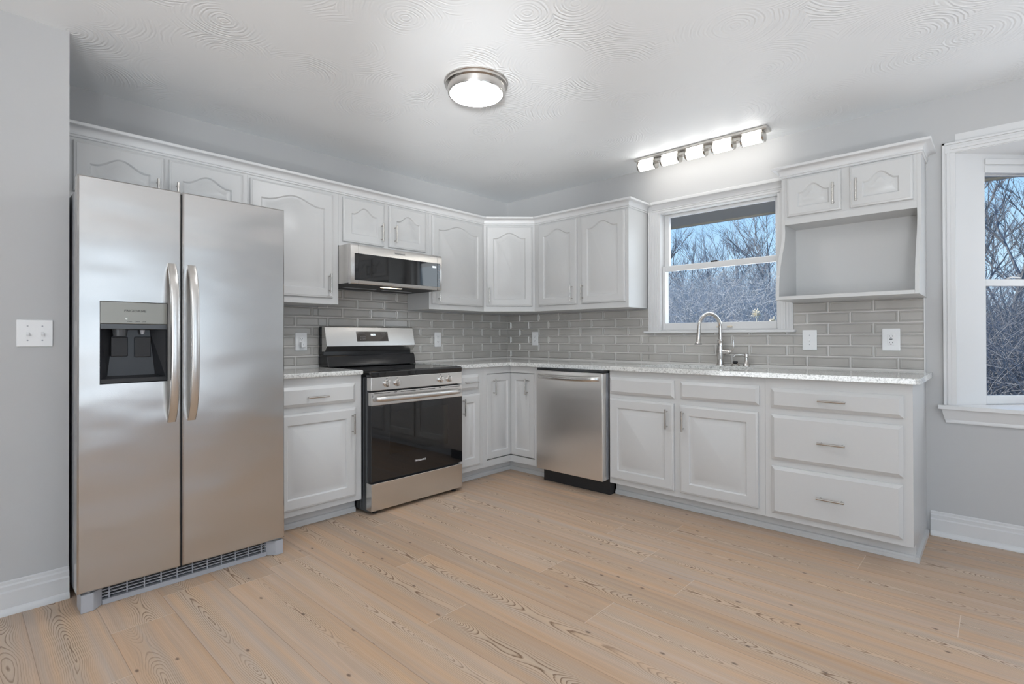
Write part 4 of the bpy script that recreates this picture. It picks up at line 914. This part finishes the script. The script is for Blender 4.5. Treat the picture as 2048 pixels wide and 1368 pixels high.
bay_window('window_2', (bx, by, 0), (1, 1, 0), BL, 0.167, 0.56, 'white angled bay window sash at the right edge of the photo')
fw_ = BX1-BX0-2*BL*s2
bay_window('window_3', (fxa, fya, 0), (1, 0, 0), fw_, 0.08, fw_-0.08, 'front window of the bay, right of the frame')
bay_window('window_4', (fxa+fw_, fya, 0), (1, -1, 0), BL, 0.04, 0.433, 'far right angled window of the bay')
poly = [(bx, -0.001), (BX1, -0.001), (BX1, by), (BX1-BL*s2, fya), (fxa, fya), (bx, by)]
b = MB(); b.prism(poly, 'w', BZ1-0.003, BZ1+0.10); tag(b.obj('trim_1', 'trim', smooth=False), 'white ceiling of the bay window', 'trim', kind='structure')
b = MB(); b.prism([(bx-0.08, -0.045), (BX1+0.08, -0.045), (BX1+0.08, -0.001), (BX1, -0.001), (BX1, by), (BX1-BL*s2, fya), (fxa, fya), (bx, by), (bx, -0.001), (bx-0.08, -0.001)], 'w', 0.712, 0.735)
st = tag(b.obj('trim_2', 'trim', bevel=0.003), 'white sill board of the bay window with apron below', 'trim', kind='structure')
b = MB(FR); b.loft([[(bx-0.064, 0.712, 0.001), (BX1+0.06, 0.712, 0.001), (BX1+0.06, 0.712, 0.030), (bx-0.064, 0.712, 0.030)], [(bx-0.060, 0.690, 0.001), (BX1+0.06, 0.690, 0.001), (BX1+0.06, 0.690, 0.024), (bx-0.060, 0.690, 0.024)], [(bx-0.052, 0.655, 0.001), (BX1+0.05, 0.655, 0.001), (BX1+0.05, 0.655, 0.014), (bx-0.052, 0.655, 0.014)], [(bx-0.049, 0.650, 0.001), (BX1+0.05, 0.650, 0.001), (BX1+0.05, 0.650, 0.016), (bx-0.049, 0.650, 0.016)], [(bx-0.048, 0.637, 0.001), (BX1+0.05, 0.637, 0.001), (BX1+0.05, 0.637, 0.014), (bx-0.048, 0.637, 0.014)]]); b.obj('apron', 'trim', st)
b = MB(FR)
for (a0, a1) in ((bx-0.056, bx), (BX1, BX1+0.056)): 
    b.box(a0, a1, 0.735, 2.134, 0, 0.010); b.box(a0, a0+0.012, 0.735, 2.19, 0.0, 0.018); b.box(a0+0.018, a0+0.034, 0.735, 2.134, 0.010, 0.014)
b.box(bx-0.056, BX1+0.056, 2.134, 2.190, 0, 0.010); b.box(bx-0.056, BX1+0.056, 2.178, 2.190, 0.0, 0.018); b.box(bx-0.02, BX1+0.02, 2.150, 2.166, 0.010, 0.014)
tag(b.obj('trim_3', 'trim', bevel=0.001, seg=1), 'white casing around the bay window opening', 'trim', kind='structure')
# purple ornament against the bay glass
fr = frame((bx, by, 0), (1, 1, 0)); 
b = MB(fr); b.lathe((0.393, 0.878, 0.030), 'v', [(0.001, 0.0), (0.008, 0.004), (0.013, 0.018), (0.019, 0.036), (0.021, 0.050), (0.016, 0.058), (0.012, 0.058)], 20)
tag(b.obj('window_ornament', 'purple'), 'small purple glass cup by the bay window at the right edge of the photo', 'ornament')
b = MB(fr); b.lathe((0.393, 0.735, 0.030), 'v', [(0.016, 0.0), (0.016, 0.003), (0.003, 0.008), (0.0025, 0.143)], 14); b.obj('stem', 'purple', bpy.data.objects['window_ornament'])

# ------------------------------------------------------------------ outside
b = MB(); b.box(-2.5, 8.0, 0.15, 1.075, 2.20, 2.215); b.box(-2.5, 8.0, 1.075, 1.10, 2.185, 2.36)
tag(b.obj('roof_eave', 'siding', smooth=False), 'beige roof eave seen through the top of the sink window', 'eave', kind='structure')
random.seed(7)
b = MB(); nx, ny = 30, 24; gid = {}
for i in range(nx+1):
    for j in range(ny+1):
        x = -30+70*i/nx; y = 0.2+60*j/ny
        z = -0.7 + max(0, y-9)*0.055 + random.uniform(-0.05, 0.05)
        gid[i, j] = b.P(x, y, z)
for i in range(nx):
    for j in range(ny): b.f.append((gid[i, j], gid[i+1, j], gid[i+1, j+1], gid[i, j+1]))
tag(b.obj('ground', 'leaf'), 'grey wooded ground rising outside the windows', 'ground', kind='structure')
b = MB(); b.lathe((4.4, 15.5, -0.33), 'w', [(2.0, 0), (2.0, 0.02), (0.5, 0.022)], 30)
tag(b.obj('pond', 'water'), 'strip of pale blue water among the trees outside the bay window', 'pond')
def gz(y): return -0.75 + max(0, y-9)*0.055

def limb(b, p, d, ln, r, depth, rnd, twigs, spread):
    n = 4; pts = [p.copy()]; q = p.copy(); dd = d.copy()
    for k in range(n):
        dd = (dd + Vector((rnd.uniform(-1, 1), rnd.uniform(-1, 1), rnd.uniform(-0.4, 0.8)))*0.09).normalized(); q = q + dd*(ln/n); pts.append(q.copy())
    b.tube(pts, lambda t: max(0.005, r*(1-0.5*t)), 5 if r > 0.03 else 3, caps=False)
    if depth == 0: return
    for k in range(twigs if depth > 1 else twigs+1):
        s = rnd.uniform(0.35, 1.0); j = min(n-1, int(s*n)); bp = pts[j].lerp(pts[j+1], s*n-j)
        az = rnd.uniform(0, 2*PI); side = Vector((math.cos(az), math.sin(az), rnd.uniform(-0.1, 0.5)))
        nd = (dd*1.0 + side*spread).normalized()
        limb(b, bp, nd, ln*rnd.uniform(0.45, 0.72), r*rnd.uniform(0.38, 0.6), depth-1, rnd, twigs, spread)
    limb(b, pts[-1], dd, ln*0.62, r*0.55, depth-1, rnd, twigs, spread)
def tree_mesh(seed, h, r, depth=4, twigs=3, spread=0.75):
    rnd = random.Random(seed); b = MB()
    limb(b, Vector((0, 0, 0)), Vector((rnd.uniform(-.05, .05), rnd.uniform(-.05, .05), 1)), h*0.42, r, depth, rnd, twigs, spread); return b
protos = []
for k in range(6):
    o = tree_mesh(20+k, (9.0, 8.0, 10.0, 7.0, 8.5, 6.5)[k], (0.11, 0.085, 0.12, 0.07, 0.09, 0.07)[k], 4, 4, (0.6, 0.75, 0.55, 0.8, 0.7, 0.85)[k]).obj('bare_tree', 'bark2' if k in (1, 4) else 'bark')
    protos.append(o)
spots = []
rnd = random.Random(3)
for i in range(8):
    y = rnd.uniform(22, 42); s = -0.515+0.25*((i*0.618) % 1)
    spots.append((3.58+s*(y+3.78), y, i % 6, rnd.uniform(0.85, 1.25), 'sink'))
for i in range(6):
    y = rnd.uniform(15, 34); s = -0.03+0.075*((i*0.618) % 1)
    spots.append((3.58+s*(y+3.78), y, (i+2) % 6, rnd.uniform(0.9, 1.2), 'bay'))
used = set()
for (x, y, k, sc, wh) in spots:
    if k in used: o = protos[k].copy(); COL.objects.link(o)
    else: o = protos[k]; used.add(k)
    o.location = (x, y, gz(y)-0.1); o.scale = (sc, sc, sc); o.rotation_euler = (0, 0, rnd.uniform(0, 6.28))
    tag(o, 'leafless tree in the woods seen through the sink window' if wh == 'sink' else 'leafless tree in the woods seen through the bay window', 'tree', 'bare trees seen through the sink window' if wh == 'sink' else 'bare trees seen through the bay window')
def brush(sec, cnt, seed, y0, y1, h0, h1):
    rnd = random.Random(seed); b = MB()
    for i in range(cnt):
        y = rnd.uniform(y0, y1); s = rnd.uniform(*sec); x = 3.58+s*(y+3.78); h = rnd.uniform(h0, h1)*(0.6+0.4*(y-y0)/(y1-y0))
        lean = Vector((rnd.uniform(-0.5, 0.5), rnd.uniform(-0.3, 0.3), 1)).normalized(); p = Vector((x, y, gz(y)))
        pts = [p + lean*(h*t) + Vector((rnd.uniform(-.1, .1), 0, 0))*t + Vector((lean.x*0.5, 0, -0.25))*(h*0.4*t*t) for t in (0, .35, .7, 1)]
        b.tube(pts, lambda t: 0.014*(1-0.8*t), 3, caps=False)
        for k in range(5):
            t = rnd.uniform(0.25, 1); c = pts[0].lerp(pts[-1], t); dv = Vector((rnd.uniform(-1, 1), rnd.uniform(-.5, .5), rnd.uniform(-0.1, 1.0))).normalized()*rnd.uniform(0.25, 0.8)
            b.tube([c, c+dv*0.5+Vector((0, 0, 0.03)), c+dv], lambda t: 0.007*(1-0.7*t), 3, caps=False)
    return b
o = brush((-0.53, -0.26), 3400, 5, 10, 28, 3.2, 6.2).obj('brushwood', 'twig', smooth=False); tag(o, 'tangle of grey twigs outside the sink window', 'brushwood', kind='stuff')
o = brush((-0.04, 0.055), 900, 6, 10, 24, 2.4, 4.4).obj('brushwood', 'bark', smooth=False); tag(o, 'dark tangle of twigs outside the bay window', 'brushwood', kind='stuff')
# dry flower heads close to the sink window
rnd = random.Random(9); b = MB()
for i in range(5):
    x = 0.97+rnd.uniform(-0.10, 0.22); y = 4.6+rnd.uniform(-0.3, 0.3); zt = 1.36+rnd.uniform(-0.20, 0.14)
    b.tube([(x, y, -0.76), (x+0.02, y, zt)], 0.007, 5)
    for k in range(26):
        a, e2 = rnd.uniform(0, 2*PI), rnd.uniform(-0.6, 1.4); dv = Vector((math.cos(a)*math.cos(e2), math.sin(a)*math.cos(e2), math.sin(e2)))*rnd.uniform(0.05, 0.10)
        b.tube([Vector((x+0.02, y, zt)), Vector((x+0.02, y, zt))+dv], lambda t: 0.004+0.009*t, 4)
tag(b.obj('dry_grass', 'dry', smooth=False), 'pale dry grass plumes outside the lower right of the sink window', 'grass', kind='stuff')
